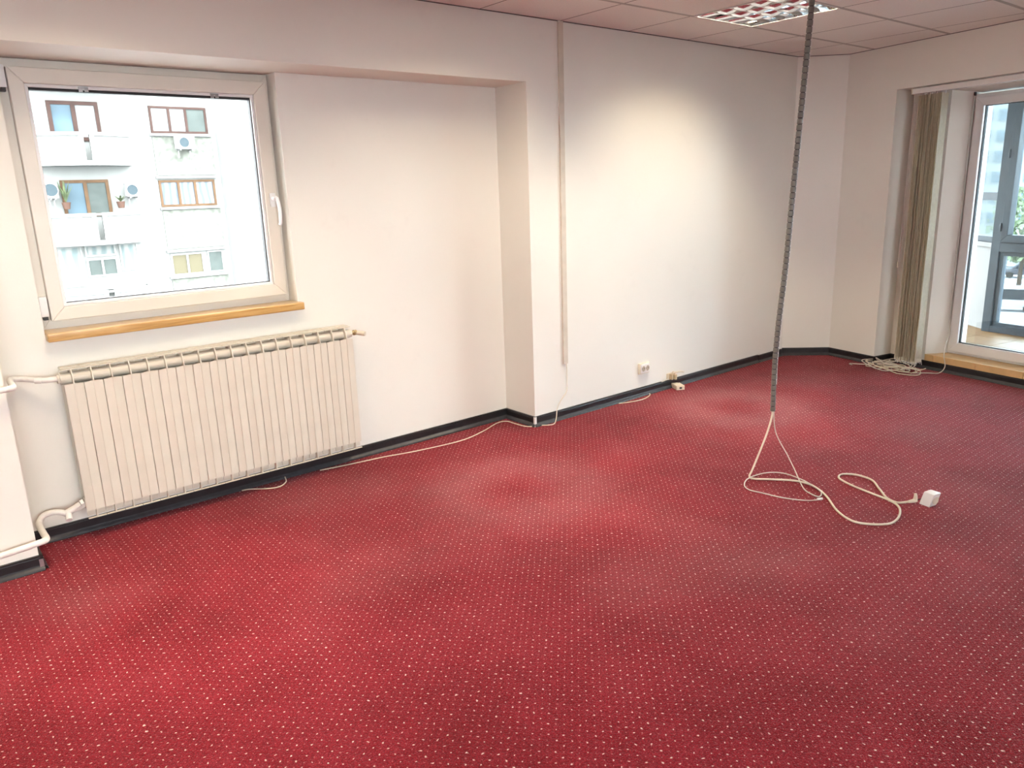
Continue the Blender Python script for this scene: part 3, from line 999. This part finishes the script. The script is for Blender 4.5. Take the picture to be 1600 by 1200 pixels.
# ================================================================== SOCKETS, DUCT, CABLES
# cable duct on the front wall
box('cable_duct', (3.352, YB - .012, .372), (3.390, YB + .0005, H - .002), 'cream', bev=.002)
tag(bpy.data.objects['cable_duct'], 'narrow beige cable duct running down the white wall', 'cable duct')
bpy.data.objects['cable_duct'].data.materials[0] = simple('beige_duct', (0.62, 0.55, 0.45), 0.45)

so = empty('power_socket', (4.149, YB, .168), 'white double power socket on the wall above the skirting', 'socket')
bm = bmesh.new(); bx(bm, (4.094, YB - .020, .168), (4.204, YB + .0005, .248)); bevel(bm, .006, 2)
put('plate', bm, 'cream', so, True)
bm = bmesh.new(); bx(bm, (4.103, YB - .026, .176), (4.195, YB - .018, .240)); bevel(bm, .004, 2)
put('cover', bm, 'white', so, True)
for x in (4.127, 4.171):
    bm = bmesh.new()
    n = 20
    outer = [(x + .0195 * math.cos(a), .208 + .0195 * math.sin(a)) for a in [2 * math.pi * k / n for k in range(n)]]
    o1 = [bm.verts.new((px, YB - .0285, pz)) for px, pz in outer]
    i1 = [bm.verts.new((x + (px - x) * .86, YB - .0285, .208 + (pz - .208) * .86)) for px, pz in outer]
    i2 = [bm.verts.new((x + (px - x) * .84, YB - .0262, .208 + (pz - .208) * .84)) for px, pz in outer]
    for k in range(n):
        j = (k + 1) % n
        bm.faces.new((o1[k], o1[j], i1[j], i1[k])); bm.faces.new((i1[k], i1[j], i2[j], i2[k]))
    bm.faces.new(i2)
    w = put('socket_well', bm, simple('socket_well', (.50, .44, .34), .5), so, True)
    bm = bmesh.new()
    for s in (-1, 1): cyl(bm, (x + s * .0085, YB - .0275, .208), (x + s * .0085, YB - .026, .208), .0032, 8)
    bx(bm, (x - .003, YB - .0275, .2225), (x + .003, YB - .0260, .2262)); bx(bm, (x - .003, YB - .0275, .190), (x + .003, YB - .0260, .1937))
    put('contact', bm, 'dark', w)

jb = empty('junction_box', (4.47, YB, .066), 'small broken beige wall socket with bare wires above the skirting', 'junction box')
bm = bmesh.new(); bx(bm, (4.42, YB - .014, .066), (4.50, YB + .0005, .116)); bevel(bm, .004, 2)
put('back_plate', bm, 'cream', jb, True)
bm = bmesh.new(); bx(bm, (4.435, YB - .042, .070), (4.452, YB - .012, .112)); bx(bm, (4.470, YB - .048, .066), (4.488, YB - .012, .104)); bx(bm, (4.44, YB - .03, .104), (4.488, YB - .012, .113)); bevel(bm, .002, 1)
put('broken_cover', bm, simple('yellowed_plastic', (.50, .40, .25), .5), jb, True)
tube_obj('wire', [(4.48, YB - .02, .112), (4.50, YB - .035, .120), (4.54, YB - .04, .118), (4.575, YB - .04, .108)], .007, 'cream', jb, 8, 5)
tube_obj('wire', [(4.455, YB - .02, .11), (4.452, YB - .035, .128), (4.458, YB - .036, .132)], .005, 'cream', jb, 8, 5)
tube_obj('wire', [(4.46, YB - .03, .07), (4.50, YB - .035, .05), (4.51, YB - .06, .02)], .003, 'dark', jb, 6, 5)
tube_obj('wire', [(4.42, YB - .018, .078), (4.38, YB - .022, .074), (4.34, YB - .02, .069)], .004, 'cable_w', jb, 6, 5)

ad = empty('cable_coupler', (4.465, 3.50, 0), 'small cream cable coupler lying on the carpet below the broken socket', 'coupler')
def AD(x, y, z):
    a = math.radians(-118)
    return Vector((4.475 + x * math.cos(a) - y * math.sin(a), 3.512 + x * math.sin(a) + y * math.cos(a), z))
bm = bmesh.new(); bx(bm, (-.045, -.032, .003), (.060, .032, .036), AD); bevel(bm, .004, 2)
put('body', bm, 'cream', ad, True)
box('jack_opening', (.0595, -.010, .012), (.0612, .010, .026), 'dark', ad, tf=AD)
box('body_seam', (-.046, -.0325, .018), (.0605, .0325, .0195), simple('seam', (.35, .29, .2), .6), ad, tf=AD)

# wall cable from the duct along the skirting
zc = .0035
ca_pts = [(3.371, YB - .008, .40), (3.378, YB - .010, .355), (3.368, YB - .022, .262), (3.345, YB - .040, .195), (3.285, YB - .050, .150), (3.250, YB - .050, .10), (3.235, YB - .052, .03),
          (3.20, YB - .060, zc), (3.13, 3.552, zc), (3.05, 3.60, zc), (3.035, 3.70, zc), (3.03, 3.785, zc), (2.96, 3.80, zc), (2.78, 3.725, zc), (2.568, 3.675, zc), (2.265, 3.710, zc), (2.074, 3.757, zc), (1.885, 3.785, zc), (1.70, 3.82, zc)]
tag(tube_obj('cable', ca_pts, .0032, 'cable', None, 7, 8, (3.2, 3.5, 0)), 'thin cream cable from the duct along the black skirting', 'cable')
tag(tube_obj('cable', [(1.26, 3.835, zc), (1.299, 3.825, zc), (1.361, 3.772, zc), (1.425, 3.745, zc), (1.475, 3.765, .012), (1.495, 3.82, .02)], .0032, 'cable', None, 7, 8, (1.36, 3.78, 0)),
    'short cable bow sticking out from under the radiator', 'cable')
tag(tube_obj('cable', [(3.86, 3.54, zc), (3.90, 3.525, zc), (3.945, 3.510, zc), (4.049, 3.492, zc), (4.15, 3.512, .006), (4.185, 3.535, .014)], .0032, 'cable', None, 7, 8, (4.0, 3.5, 0)),
    'short cable bow at the skirting below the double socket', 'cable')

# grey segmented sleeve hanging from the ceiling
sl_path = [(3.547, 2.145, .302), (3.546, 2.147, .45), (3.546, 2.147, .591), (3.550, 2.140, .796), (3.559, 2.125, 1.06), (3.565, 2.115, 1.347), (3.570, 2.106, 1.593),
           (3.576, 2.098, 1.831), (3.581, 2.089, 2.061), (3.584, 2.083, 2.228), (3.588, 2.076, H + .02)]
sleeve = empty('cable_sleeve', sl_path[0], 'grey segmented cable sleeve hanging from the ceiling to just above the carpet', 'cable sleeve')
path = catmull(sl_path, 40)
ln = [0]
for a, b_ in zip(path, path[1:]): ln.append(ln[-1] + (b_ - a).length)
def along(s):
    for k in range(1, len(ln)):
        if ln[k] >= s:
            t = (s - ln[k - 1]) / (ln[k] - ln[k - 1]); return path[k - 1].lerp(path[k], t)
    return path[-1]
SEG = .0292
nseg = int(ln[-1] / SEG)
bm = bmesh.new()
nn = 14
prof_s = [(.0115, 0), (.0140, .002), (.0137, .0230), (.0128, .0250)]
rings = [[bm.verts.new((r * math.cos(2 * math.pi * k / nn), r * math.sin(2 * math.pi * k / nn), z)) for k in range(nn)] for r, z in prof_s]
for a, b_ in zip(rings, rings[1:]):
    for k in range(nn): bm.faces.new((a[k], a[(k + 1) % nn], b_[(k + 1) % nn], b_[k]))
bm.faces.new(rings[0][::-1]); bm.faces.new(rings[-1])
seg_me = bpy.data.meshes.new('sleeve_segment'); bm.to_mesh(seg_me); bm.free(); seg_me.materials.append(M['sleeve'])
for i in range(nseg):
    p, q = along(i * SEG), along((i + 1) * SEG)
    o = bpy.data.objects.new('sleeve_segment', seg_me); link_obj(o, sleeve)
    o.location = p - ORIGIN[sleeve.name]
    o.rotation_euler = (q - p).to_track_quat('Z', 'Y').to_euler()
tube_obj('inner_core', [p for p in sl_path], .0108, 'dark', sleeve, 8, 6)
sideways = Vector((.52, -.85, 0)).normalized()
tube_obj('inner_cable', [Vector(p) + sideways * .0128 for p in sl_path[1:-1]], .0026, 'white', sleeve, 6, 6)

# thick white power cable
zt = .0055
def F(u, v, z=zt):
    p = at_z(u, v, z); return (p.x, p.y, z)
pw = empty('power_cable', (3.35, 2.0, 0), 'thick cream power cable looping over the carpet below the grey sleeve', 'power cable')
pts = [(3.547, 2.145, .33), (3.535, 2.142, .27), (3.47, 2.128, .19), (3.38, 2.118, .09), (3.33, 2.115, .03), F(1171, 744), F(1178, 748), F(1206, 749), F(1240, 751), F(1268, 758), F(1290, 774), F(1308, 798), F(1332, 814), F(1360, 819),
       F(1390, 818), F(1404, 808), F(1405, 793), F(1390, 782), F(1362, 771), F(1330, 758), F(1311, 747), F(1316, 741), F(1338, 742), F(1362, 750), F(1374, 764), F(1386, 778), F(1402, 785), F(1420, 784, .010)]
tube_obj('cord', pts, .0052, 'cable', pw, 9, 8)
e0, e1 = Vector(F(1419, 784, .011)), Vector(F(1430, 782, .013))
bm = bmesh.new(); tube(bm, [e0, e0.lerp(e1, .5), e1], lambda t: .0065 + .004 * t, 10, 3)
tube(bm, [e1 + Vector((0, 0, -.004)), e1 + Vector((0, 0, .022)), e1 + Vector((.004, .004, .034))], lambda t: .010 - .004 * t, 10, 3)
put('plug_head', bm, 'cable', pw, True)
# thin network cable
nt_pts = [(3.550, 2.140, .33), (3.552, 2.136, .24), (3.545, 2.110, .17), (3.52, 2.03, .09), (3.48, 1.96, .035), F(1255, 762, .008), F(1268, 772, .006), F(1280, 776, .005), F(1283, 769, .008), F(1272, 760, .012), F(1250, 748, .014), F(1222, 739, .006), F(1195, 739, .005),
          F(1170, 747, .012), F(1163, 757, .004), F(1170, 765, .004), F(1190, 770, .004), F(1225, 778, .004), F(1260, 782, .004), F(1278, 781, .004)]
nc = empty('network_cable', (3.35, 1.9, 0), 'thin white network cable ending beside the thick loop', 'network cable')
tube_obj('cord', nt_pts, .0030, 'cable_w', nc, 7, 8)
p0, p1 = Vector(F(1277, 780, .006)), Vector(F(1285, 779, .006))
bm = bmesh.new(); cyl(bm, p0, p1, .006, 6)
put('connector', bm, 'white', nc)
# white plug on the carpet
pc = at_z(1452, 789, 0)
plug = empty('plug_adapter', (pc.x, pc.y, 0), 'white square plug adapter lying at the end of the power cable', 'plug')
va = ray(1452, 789); va.z = 0; va.normalize()
vr = Vector((va.y, -va.x, 0))
def PG(a, b_, z):    # a away from the front face, b to the left; leaning to the right
    th = math.radians(58)
    return Vector((pc.x, pc.y, 0)) + vr * (a * math.cos(th) - b_ * math.sin(th) + .24 * z - .008) + va * (a * math.sin(th) + b_ * math.cos(th)) + Vector((0, 0, z))
bm = bmesh.new()
bx(bm, (-.026, -.026, .001), (.026, .026, .066), PG)
bmesh.ops.recalc_face_normals(bm, faces=bm.faces); bevel(bm, .0055, 2)
body = put('body', bm, 'white', plug, True)
bm = bmesh.new(); cyl(bm, PG(0, -.025, .034), PG(0, -.0285, .034), .021, 20); cyl(bm, PG(0, -.0285, .034), PG(0, -.0292, .034), .0155, 20)
put('socket_ring', bm, 'cream', body, True)
bm = bmesh.new(); cyl(bm, e1 + Vector((0, 0, .002)), PG(-.012, .024, .026), .0024, 8)
put('pin', bm, 'dark', plug)

# heap of cable at the foot of the blind
rnd = random.Random(21)
hp = D(.66, -.04, 0)
ch = empty('cable_heap', hp, 'tangled heap of thin grey white cable at the foot of the blind', 'cable')
def loops(n, cu, cd, seed, zmax):
    r_ = random.Random(seed)
    out = []
    for k in range(n):
        a = k * 2 * math.pi / 5.0 + r_.uniform(-.25, .25)
        turn = k // 5
        ru = .13 + .10 * math.sin(turn * 2.1 + seed); rd = .085 + .045 * math.cos(turn * 1.7 + seed)
        ou = .05 * math.sin(turn * 1.3 + seed); od = .03 * math.cos(turn * 2.3)
        out.append(D(cu + ou + ru * math.cos(a), cd + od + rd * math.sin(a), .006 + zmax * (.5 + .5 * math.sin(k * 1.9 + seed)) * (.3 + .7 * r_.random())))
    return out
hA = loops(42, .62, -.03, 3, .075)
hB = loops(34, .66, -.05, 8, .055)
tube_obj('cord', [D(.39, -.175, .005), D(.36, -.165, .006), D(.40, -.14, .01)] + hA + [D(.80, -.06, .006), D(.90, .05, .006), D(.95, .12, .006), D(.96, .17, .05), D(.93, .19, .13), D(.895, .25, .21), D(.875, .31, .26), D(.86, .335, .31)], .0036, 'cable_w', ch, 6, 8)
tube_obj('cord', [D(.86, .335, .31), D(.842, .345, .42), D(.836, .347, .8), D(.838, .347, 1.2), D(.834, .347, 1.7), D(.838, .347, 2.06)], .003, 'cable_w', ch, 6, 6)
tube_obj('cord', [D(.84, -.06, .006)] + hB + [D(.74, -.13, .006), D(.80, -.135, .005), D(.88, -.10, .005), D(.90, -.04, .006), D(.86, .02, .02), D(.80, .04, .03)], .0036, 'cable', ch, 6, 8)

# ================================================================== OUTSIDE
GZ = -9.0
bm = bmesh.new()
bx(bm, (-120, 4.6, GZ - .5), (420, 300, GZ)); 
bx(bm, (8.5, -200, GZ - .5), (420, 4.6, GZ))
bx(bm, (-120, -200, GZ - .5), (8.5, 4.6, GZ))
tag(put('ground', bm, 'asphalt'), 'pale street far below the windows', 'ground', kind='structure')

# --- apartment block opposite the window
FY = 32.0
def fx(u, v): return at_y(u, v, FY).x
def fz(u, v): return at_y(u, v, FY).z
apt = empty('apartment_building', (9, FY, GZ), 'white apartment block with balconies seen through the left window', 'building')
bm = bmesh.new(); bx(bm, (-6, FY, GZ), (11.3, FY + 10, 9.5))
put('facade', bm, 'render', apt)
bm = bmesh.new(); bx(bm, (11.3, FY - .35, GZ), (11.85, FY + 10, 9.5)); bx(bm, (11.85, FY + .3, GZ), (20, FY + 10, 9.5))
put('pilaster', bm, 'render', apt)
bm = bmesh.new(); cyl(bm, (11.95, FY - .1, GZ), (11.95, FY - .1, 9.5), .06, 8)
put('drainpipe', bm, 'render', apt, True)
def rect(u0, v0, u1, v1):
    a, b_ = at_y(u0, v0, FY), at_y(u1, v1, FY)
    return min(a.x, b_.x), max(a.x, b_.x), min(a.z, b_.z), max(a.z, b_.z)
def fwindow(x0, x1, z0, z1, fmat, panes, fw=.10, y=FY, proud=.05):
    r = empty('window', (x0, y, z0)); r.parent = apt; r.location = Vector((0, 0, 0)); ORIGIN[r.name] = ORIGIN[apt.name]
    n = len(panes)
    frame4('frame', x0, x1, z0, z1, (fw, fw, fw, fw), y - proud, y + .02, fmat, r, 0)
    tot = sum(w for w, _ in panes)
    x = x0 + fw
    W = x1 - x0 - 2 * fw
    for k, (w, pm) in enumerate(panes):
        xe = x + W * w / tot
        box('pane', (x, y - proud * .4, z0 + fw), (xe, y - .002, z1 - fw), pm, r)
        if k < n - 1:
            box('mullion', (xe - fw * .55, y - proud - .01, z0 + fw), (xe + fw * .55, y - .001, z1 - fw), fmat, r)
        x = xe
    return r
# right column of windows
x0, x1, z0, z1 = rect(230, 165, 325, 209)
RXa, RXb = x0, x1
zt_, zm_, zb_ = fz(278, 167), fz(292, 281), fz(305, 394)
zt0, zm0, zb0 = fz(283, 209), fz(297, 322), fz(308, 428)
fwindow(RXa, RXb, zt0, zt_, 'brownframe', [(1, 'palepane'), (1, 'palepane'), (1.15, 'greypane')], .085)
fwindow(RXa, RXb, zm0, zm_, 'orangeframe', [(1, 'curtain'), (1, 'curtain'), (1.1, 'curtain')], .085)
fwindow(RXa + .05, RXa + 1.32, zb0, zb_, 'render', [(1, 'yellowblind'), (1, 'yellowblind')], .07)
fwindow(RXa + 1.48, RXb - .02, zb0 + .02, zb_ + .02, 'render', [(1, 'greypane')], .06)
for (zz, zn) in ((zt0, zm_), (zm0, zb_), (zb0, zb0 - 1.9)):
    bm = bmesh.new(); bx(bm, (RXa - .08, FY - .16, zz - .10), (RXb + .08, FY, zz - .01)); put('window_sill', bm, 'render', apt)
    bm = bmesh.new(); bx(bm, (RXa, FY - .045, zn + .18), (RXb + .1, FY, zz - .13)); put('stucco_panel', bm, 'stucco', apt)
    bm = bmesh.new(); bx(bm, (RXa - .08, FY - .16, zn + .06), (RXb + .08, FY, zn + .15)); put('ledge', bm, 'render', apt)
# left column: recessed windows and bowed balconies
LXa, LXb = at_y(70, 157, FY).x - .0, at_y(151, 159, FY).x
LX0, LX1 = at_y(60, 205, FY).x - .4, at_y(200, 207, FY).x - .1
FH = (zt_ - zb_) / 2
def balcony(zp0, zp1):
    """bowed parapet from zp0 to zp1 with two recessed panels and a middle slot"""
    r = empty('balcony', (LX0, FY, zp0)); r.parent = apt; r.location = (0, 0, 0); ORIGIN[r.name] = ORIGIN[apt.name]
    N = 16
    mid = (LX0 + LX1) / 2
    def bow(t): return FY - .55 - .55 * math.sin(math.pi * t)
    def strip(name, t0, t1, z0_, z1_, inset, thick=.10):
        bm = bmesh.new()
        n = max(2, int(N * (t1 - t0)))
        pv = None
        for k in range(n + 1):
            t = t0 + (t1 - t0) * k / n
            x = LX0 + (LX1 - LX0) * t
            yy = bow(t) + inset
            q = [bm.verts.new((x, yy, z0_)), bm.verts.new((x, yy, z1_)), bm.verts.new((x, yy + thick, z1_)), bm.verts.new((x, yy + thick, z0_))]
            if pv:
                for a in range(4): bm.faces.new((pv[a], pv[(a + 1) % 4], q[(a + 1) % 4], q[a]))
            else: bm.faces.new(q)
            pv = q
        bm.faces.new(pv[::-1])
        put(name, bm, 'render', r)
    hgt = zp1 - zp0
    # floor slab
    bm = bmesh.new()
    poly = [(LX0 + (LX1 - LX0) * k / N, bow(k / N) - .06) for k in range(N + 1)] + [(LX1, FY), (LX0, FY)]
    prism(bm, poly, zp0 - .16, zp0)
    put('slab', bm, 'render', r)
    for (t0, t1) in ((0, .485), (.545, 1)):
        strip('parapet', t0, t1, zp0, zp0 + .14, 0)
        strip('parapet', t0, t1, zp1 - .12, zp1, -.03, .16)
        strip('parapet_panel', t0, t1, zp0 + .14, zp1 - .12, .045, .05)
        strip('parapet', t1 - .05 if t0 == 0 else t0, t1 if t0 == 0 else t0 + .05, zp0 + .14, zp1 - .12, 0)
    strip('parapet_cap', .485, .545, zp1 - .09, zp1 - .02, 0)
    for x in (LX0, LX1 - .1):
        bm = bmesh.new(); bx(bm, (x, FY - .55, zp0), (x + .1, FY, zp1)); put('parapet_side', bm, 'render', r)
# parapet heights from the photo, floor by floor
yb = FY - 1.0
pz1 = at_y(126, 206, yb).z; pz0 = at_y(134, 251, yb).z
balcony(pz0, pz1)
balcony(pz0 - FH, pz1 - FH)
balcony(pz0 - 2 * FH, pz1 - 2 * FH)
balcony(pz0 + FH, pz1 + FH)
wz1 = fz(110, 158)
fwindow(LXa, LXb, wz1 - 1.35, wz1, 'brownframe', [(1, 'bluepane'), (1, 'palepane')], .13)
wx0, wx1 = at_y(92, 280, FY).x, at_y(168, 280, FY).x
wz1b = fz(130, 281)
fwindow(wx0, wx1, wz1b - 1.30, wz1b, 'orangeframe', [(1, 'bluepane'), (1, 'greypane')], .11)
# lowest balcony is glazed in
gx0, gx1 = at_y(88, 400, FY - .6).x, at_y(216, 385, FY - .6).x
gz1, gz0 = at_y(150, 382, FY - .6).z, at_y(150, 446, FY - .6).z
fwindow(gx0, gx0 + (gx1 - gx0) * .31, gz0, gz1, 'render', [(1, 'curtain_p')], .07, FY - .5)
fwindow(gx0 + (gx1 - gx0) * .34, gx0 + (gx1 - gx0) * .72, gz0 + .3, gz0 + (gz1 - gz0) * .66, 'render', [(1, 'greypane'), (1, 'greypane')], .07, FY - .5)
fwindow(gx0 + (gx1 - gx0) * .34, gx0 + (gx1 - gx0) * .72, gz0 + (gz1 - gz0) * .70, gz1, 'render', [(1, 'curtain_p')], .07, FY - .5)
fwindow(gx0 + (gx1 - gx0) * .76, gx1, gz0 + (gz1 - gz0) * .3, gz1, 'render', [(1, 'curtain_p')], .07, FY - .5)
bm = bmesh.new(); bx(bm, (gx0 - .1, FY - .49, gz0 - .2), (gx1 + .1, FY, gz1 + .12)); put('balcony_glazing_wall', bm, 'render', apt)

def air_con(u0, v0, u1, v1, y, label, name='air_conditioner'):
    a, b_ = at_y(u0, v0, y), at_y(u1, v1, y)
    x0, x1, z0, z1 = a.x, b_.x, b_.z, a.z
    r = empty(name, (x0, y, z0), label, 'air conditioner', 'outdoor air conditioners of the block opposite')
    bm = bmesh.new(); bx(bm, (x0, y, z0), (x1, y + .34, z1)); bevel(bm, .02, 1)
    put('casing', bm, 'acwhite', r)
    cxx = x0 + (x1 - x0) * .40
    rr = (z1 - z0) * .40
    bm = bmesh.new(); cyl(bm, (cxx, y - .015, (z0 + z1) / 2), (cxx, y + .002, (z0 + z1) / 2), rr, 24)
    f_ = put('fan_grille', bm, 'acfan', r, True)
    bm = bmesh.new()
    for q in (.98,):
        pts_ = [(cxx + rr * q * math.cos(2 * math.pi * k / 20), y - .02, (z0 + z1) / 2 + rr * q * math.sin(2 * math.pi * k / 20)) for k in range(21)]
        tube(bm, pts_, .012, 5, 0)
    put('grille_rings', bm, 'acwhite', f_)
    bm = bmesh.new()
    for xx in (x0 + .1, x1 - .14):
        bx(bm, (xx, y + .02, z0 - .04), (xx + .04, y + .55, z0)); bx(bm, (xx, y + .34, z0 - .3), (xx + .04, y + .38, z0))
    put('bracket', bm, 'acwhite', r)
air_con(275, 212, 306, 233, FY - .55, 'air conditioner unit under the top right window of the opposite block')
air_con(196, 286, 222, 307, FY - .55, 'air conditioner unit beside the oak framed balcony window opposite')
air_con(69, 284, 93, 310, FY - .55, 'air conditioner unit at the left glass edge on the opposite balcony')

def pot(u, v, y, s, label, tall):
    p = at_y(u, v, y)
    r = empty('potted_plant', p, label, 'plant', 'plants on the balcony opposite')
    bm = bmesh.new(); cyl(bm, p, p + Vector((0, 0, .24 * s)), .10 * s, 12, .15 * s)
    put('pot', bm, 'terracotta', r, True)
    bm = bmesh.new()
    random.seed(3)
    for k in range(16):
        a = k * 2.4; rr = .10 + .22 * random.random(); hh = tall * (.5 + .5 * random.random())
        b0 = p + Vector((0, 0, .22 * s)); tip = b0 + Vector((rr * math.cos(a), rr * math.sin(a), hh)); sd = Vector((-math.sin(a), math.cos(a), 0)) * .035
        md = b0.lerp(tip, .55) + Vector((0, 0, .05))
        v = [bm.verts.new(x) for x in (b0, md + sd, tip, md - sd)]; bm.faces.new(v)
    put('leaves', bm, 'leaf', r)
pot(105, 327, FY - .45, 1.0, 'green leafy potted plant by the oak framed balcony window opposite', .85)
pot(190, 325, FY - .45, 1.0, 'small round cactus pot right of the balcony window opposite', .25)

# --- street side seen through the balcony
def tree(x, y, hgt, rad_, label):
    r = empty('street_tree', (x, y, GZ), label, 'tree', 'street trees beyond the balcony')
    bm = bmesh.new(); cyl(bm, (x, y, GZ), (x, y, GZ + hgt * .5), .22, 8, .12); put('trunk', bm, 'bark', r, True)
    bm = bmesh.new()
    rnd = random.Random(int(x * 13 + y))
    for k in range(900):
        d = Vector((rnd.gauss(0, 1), rnd.gauss(0, 1), rnd.gauss(0, 1))).normalized() * rad_ * (.55 + .45 * rnd.random())
        c = Vector((x, y, GZ + hgt * .68)) + Vector((d.x, d.y, d.z * 1.1))
        a = Vector((rnd.gauss(0, 1), rnd.gauss(0, 1), rnd.gauss(0, 1))).normalized() * .30
        b_ = a.orthogonal().normalized() * .2
        v = [bm.verts.new(c + q) for q in (a, b_, -a, -b_)]; bm.faces.new(v)
    put('crown', bm, 'leaf', r)
tree(74, 22.4, 9.2, 2.9, 'green street tree seen through the upper balcony pane')
tree(92, 25.0, 9.8, 3.2, 'green street tree standing behind the nearer one')
def car(x, y, ang, mat, label, van=False):
    r = empty('parked_car', (x, y, GZ), label, 'car', 'cars in the street below')
    ca_, sa_ = math.cos(ang), math.sin(ang)
    def T(a, b_, z): return Vector((x + a * ca_ - b_ * sa_, y + a * sa_ + b_ * ca_, GZ + z))
    hh = 1.9 if van else 1.45
    side = [(-2.1, .35), (2.1, .35), (2.1, .80), (1.3, .92), (.6, hh), (-1.5 if not van else -2.0, hh), (-2.05, .95)]
    bm = bmesh.new()
    lo = [bm.verts.new(T(a, -.85, z)) for a, z in side]; hi = [bm.verts.new(T(a, .85, z)) for a, z in side]
    bm.faces.new(lo); bm.faces.new(hi[::-1])
    for i in range(len(side)):
        j = (i + 1) % len(side); bm.faces.new((lo[i], lo[j], hi[j], hi[i]))
    bmesh.ops.recalc_face_normals(bm, faces=bm.faces); bevel(bm, .08, 2)
    put('body', bm, mat, r, True)
    for s in (-1, 1):
        bm = bmesh.new(); hexa(bm, [T(-1.4, s * .84, .98), T(1.05, s * .84, .98), T(1.05, s * .865, .98), T(-1.4, s * .865, .98), T(-1.3, s * .84, hh - .12), T(.55, s * .84, hh - .12), T(.55, s * .865, hh - .12), T(-1.3, s * .865, hh - .12)])
        put('side_window', bm, 'carglass', r)
        for a in (-1.3, 1.3):
            bm = bmesh.new(); cyl(bm, T(a, s * .70, .33), T(a, s * .90, .33), .33, 16); put('wheel', bm, 'tyre', r, True)
car(100, 30.8, 1.9, 'carwhite', 'white car in the street below the balcony')
car(90, 26.8, 1.85, 'cargrey', 'dark grey car in the street below the balcony')
car(67.5, 21.0, 1.9, 'carwhite', 'white van in the street below the balcony, nearest to the house', True)
# far block behind the street
fb = empty('office_block', (150, 55, GZ), 'pale far block with horizontal window bands beyond the street', 'building')
def FB(a, b_, z): return Vector((150 + a * -.3 + b_ * .95, 55 + a * .95 + b_ * .3, z))
box('wall', (-18, 0, GZ), (22, 14, 32), 'render', fb, tf=FB)
for k in range(11):
    for q in range(8):
        a0 = -16.5 + q * 4.7
        box('window', (a0, -.25, GZ + 2.0 + k * 3.4), (a0 + 3.9, .05, GZ + 3.9 + k * 3.4), 'bluepane', fb, tf=FB)
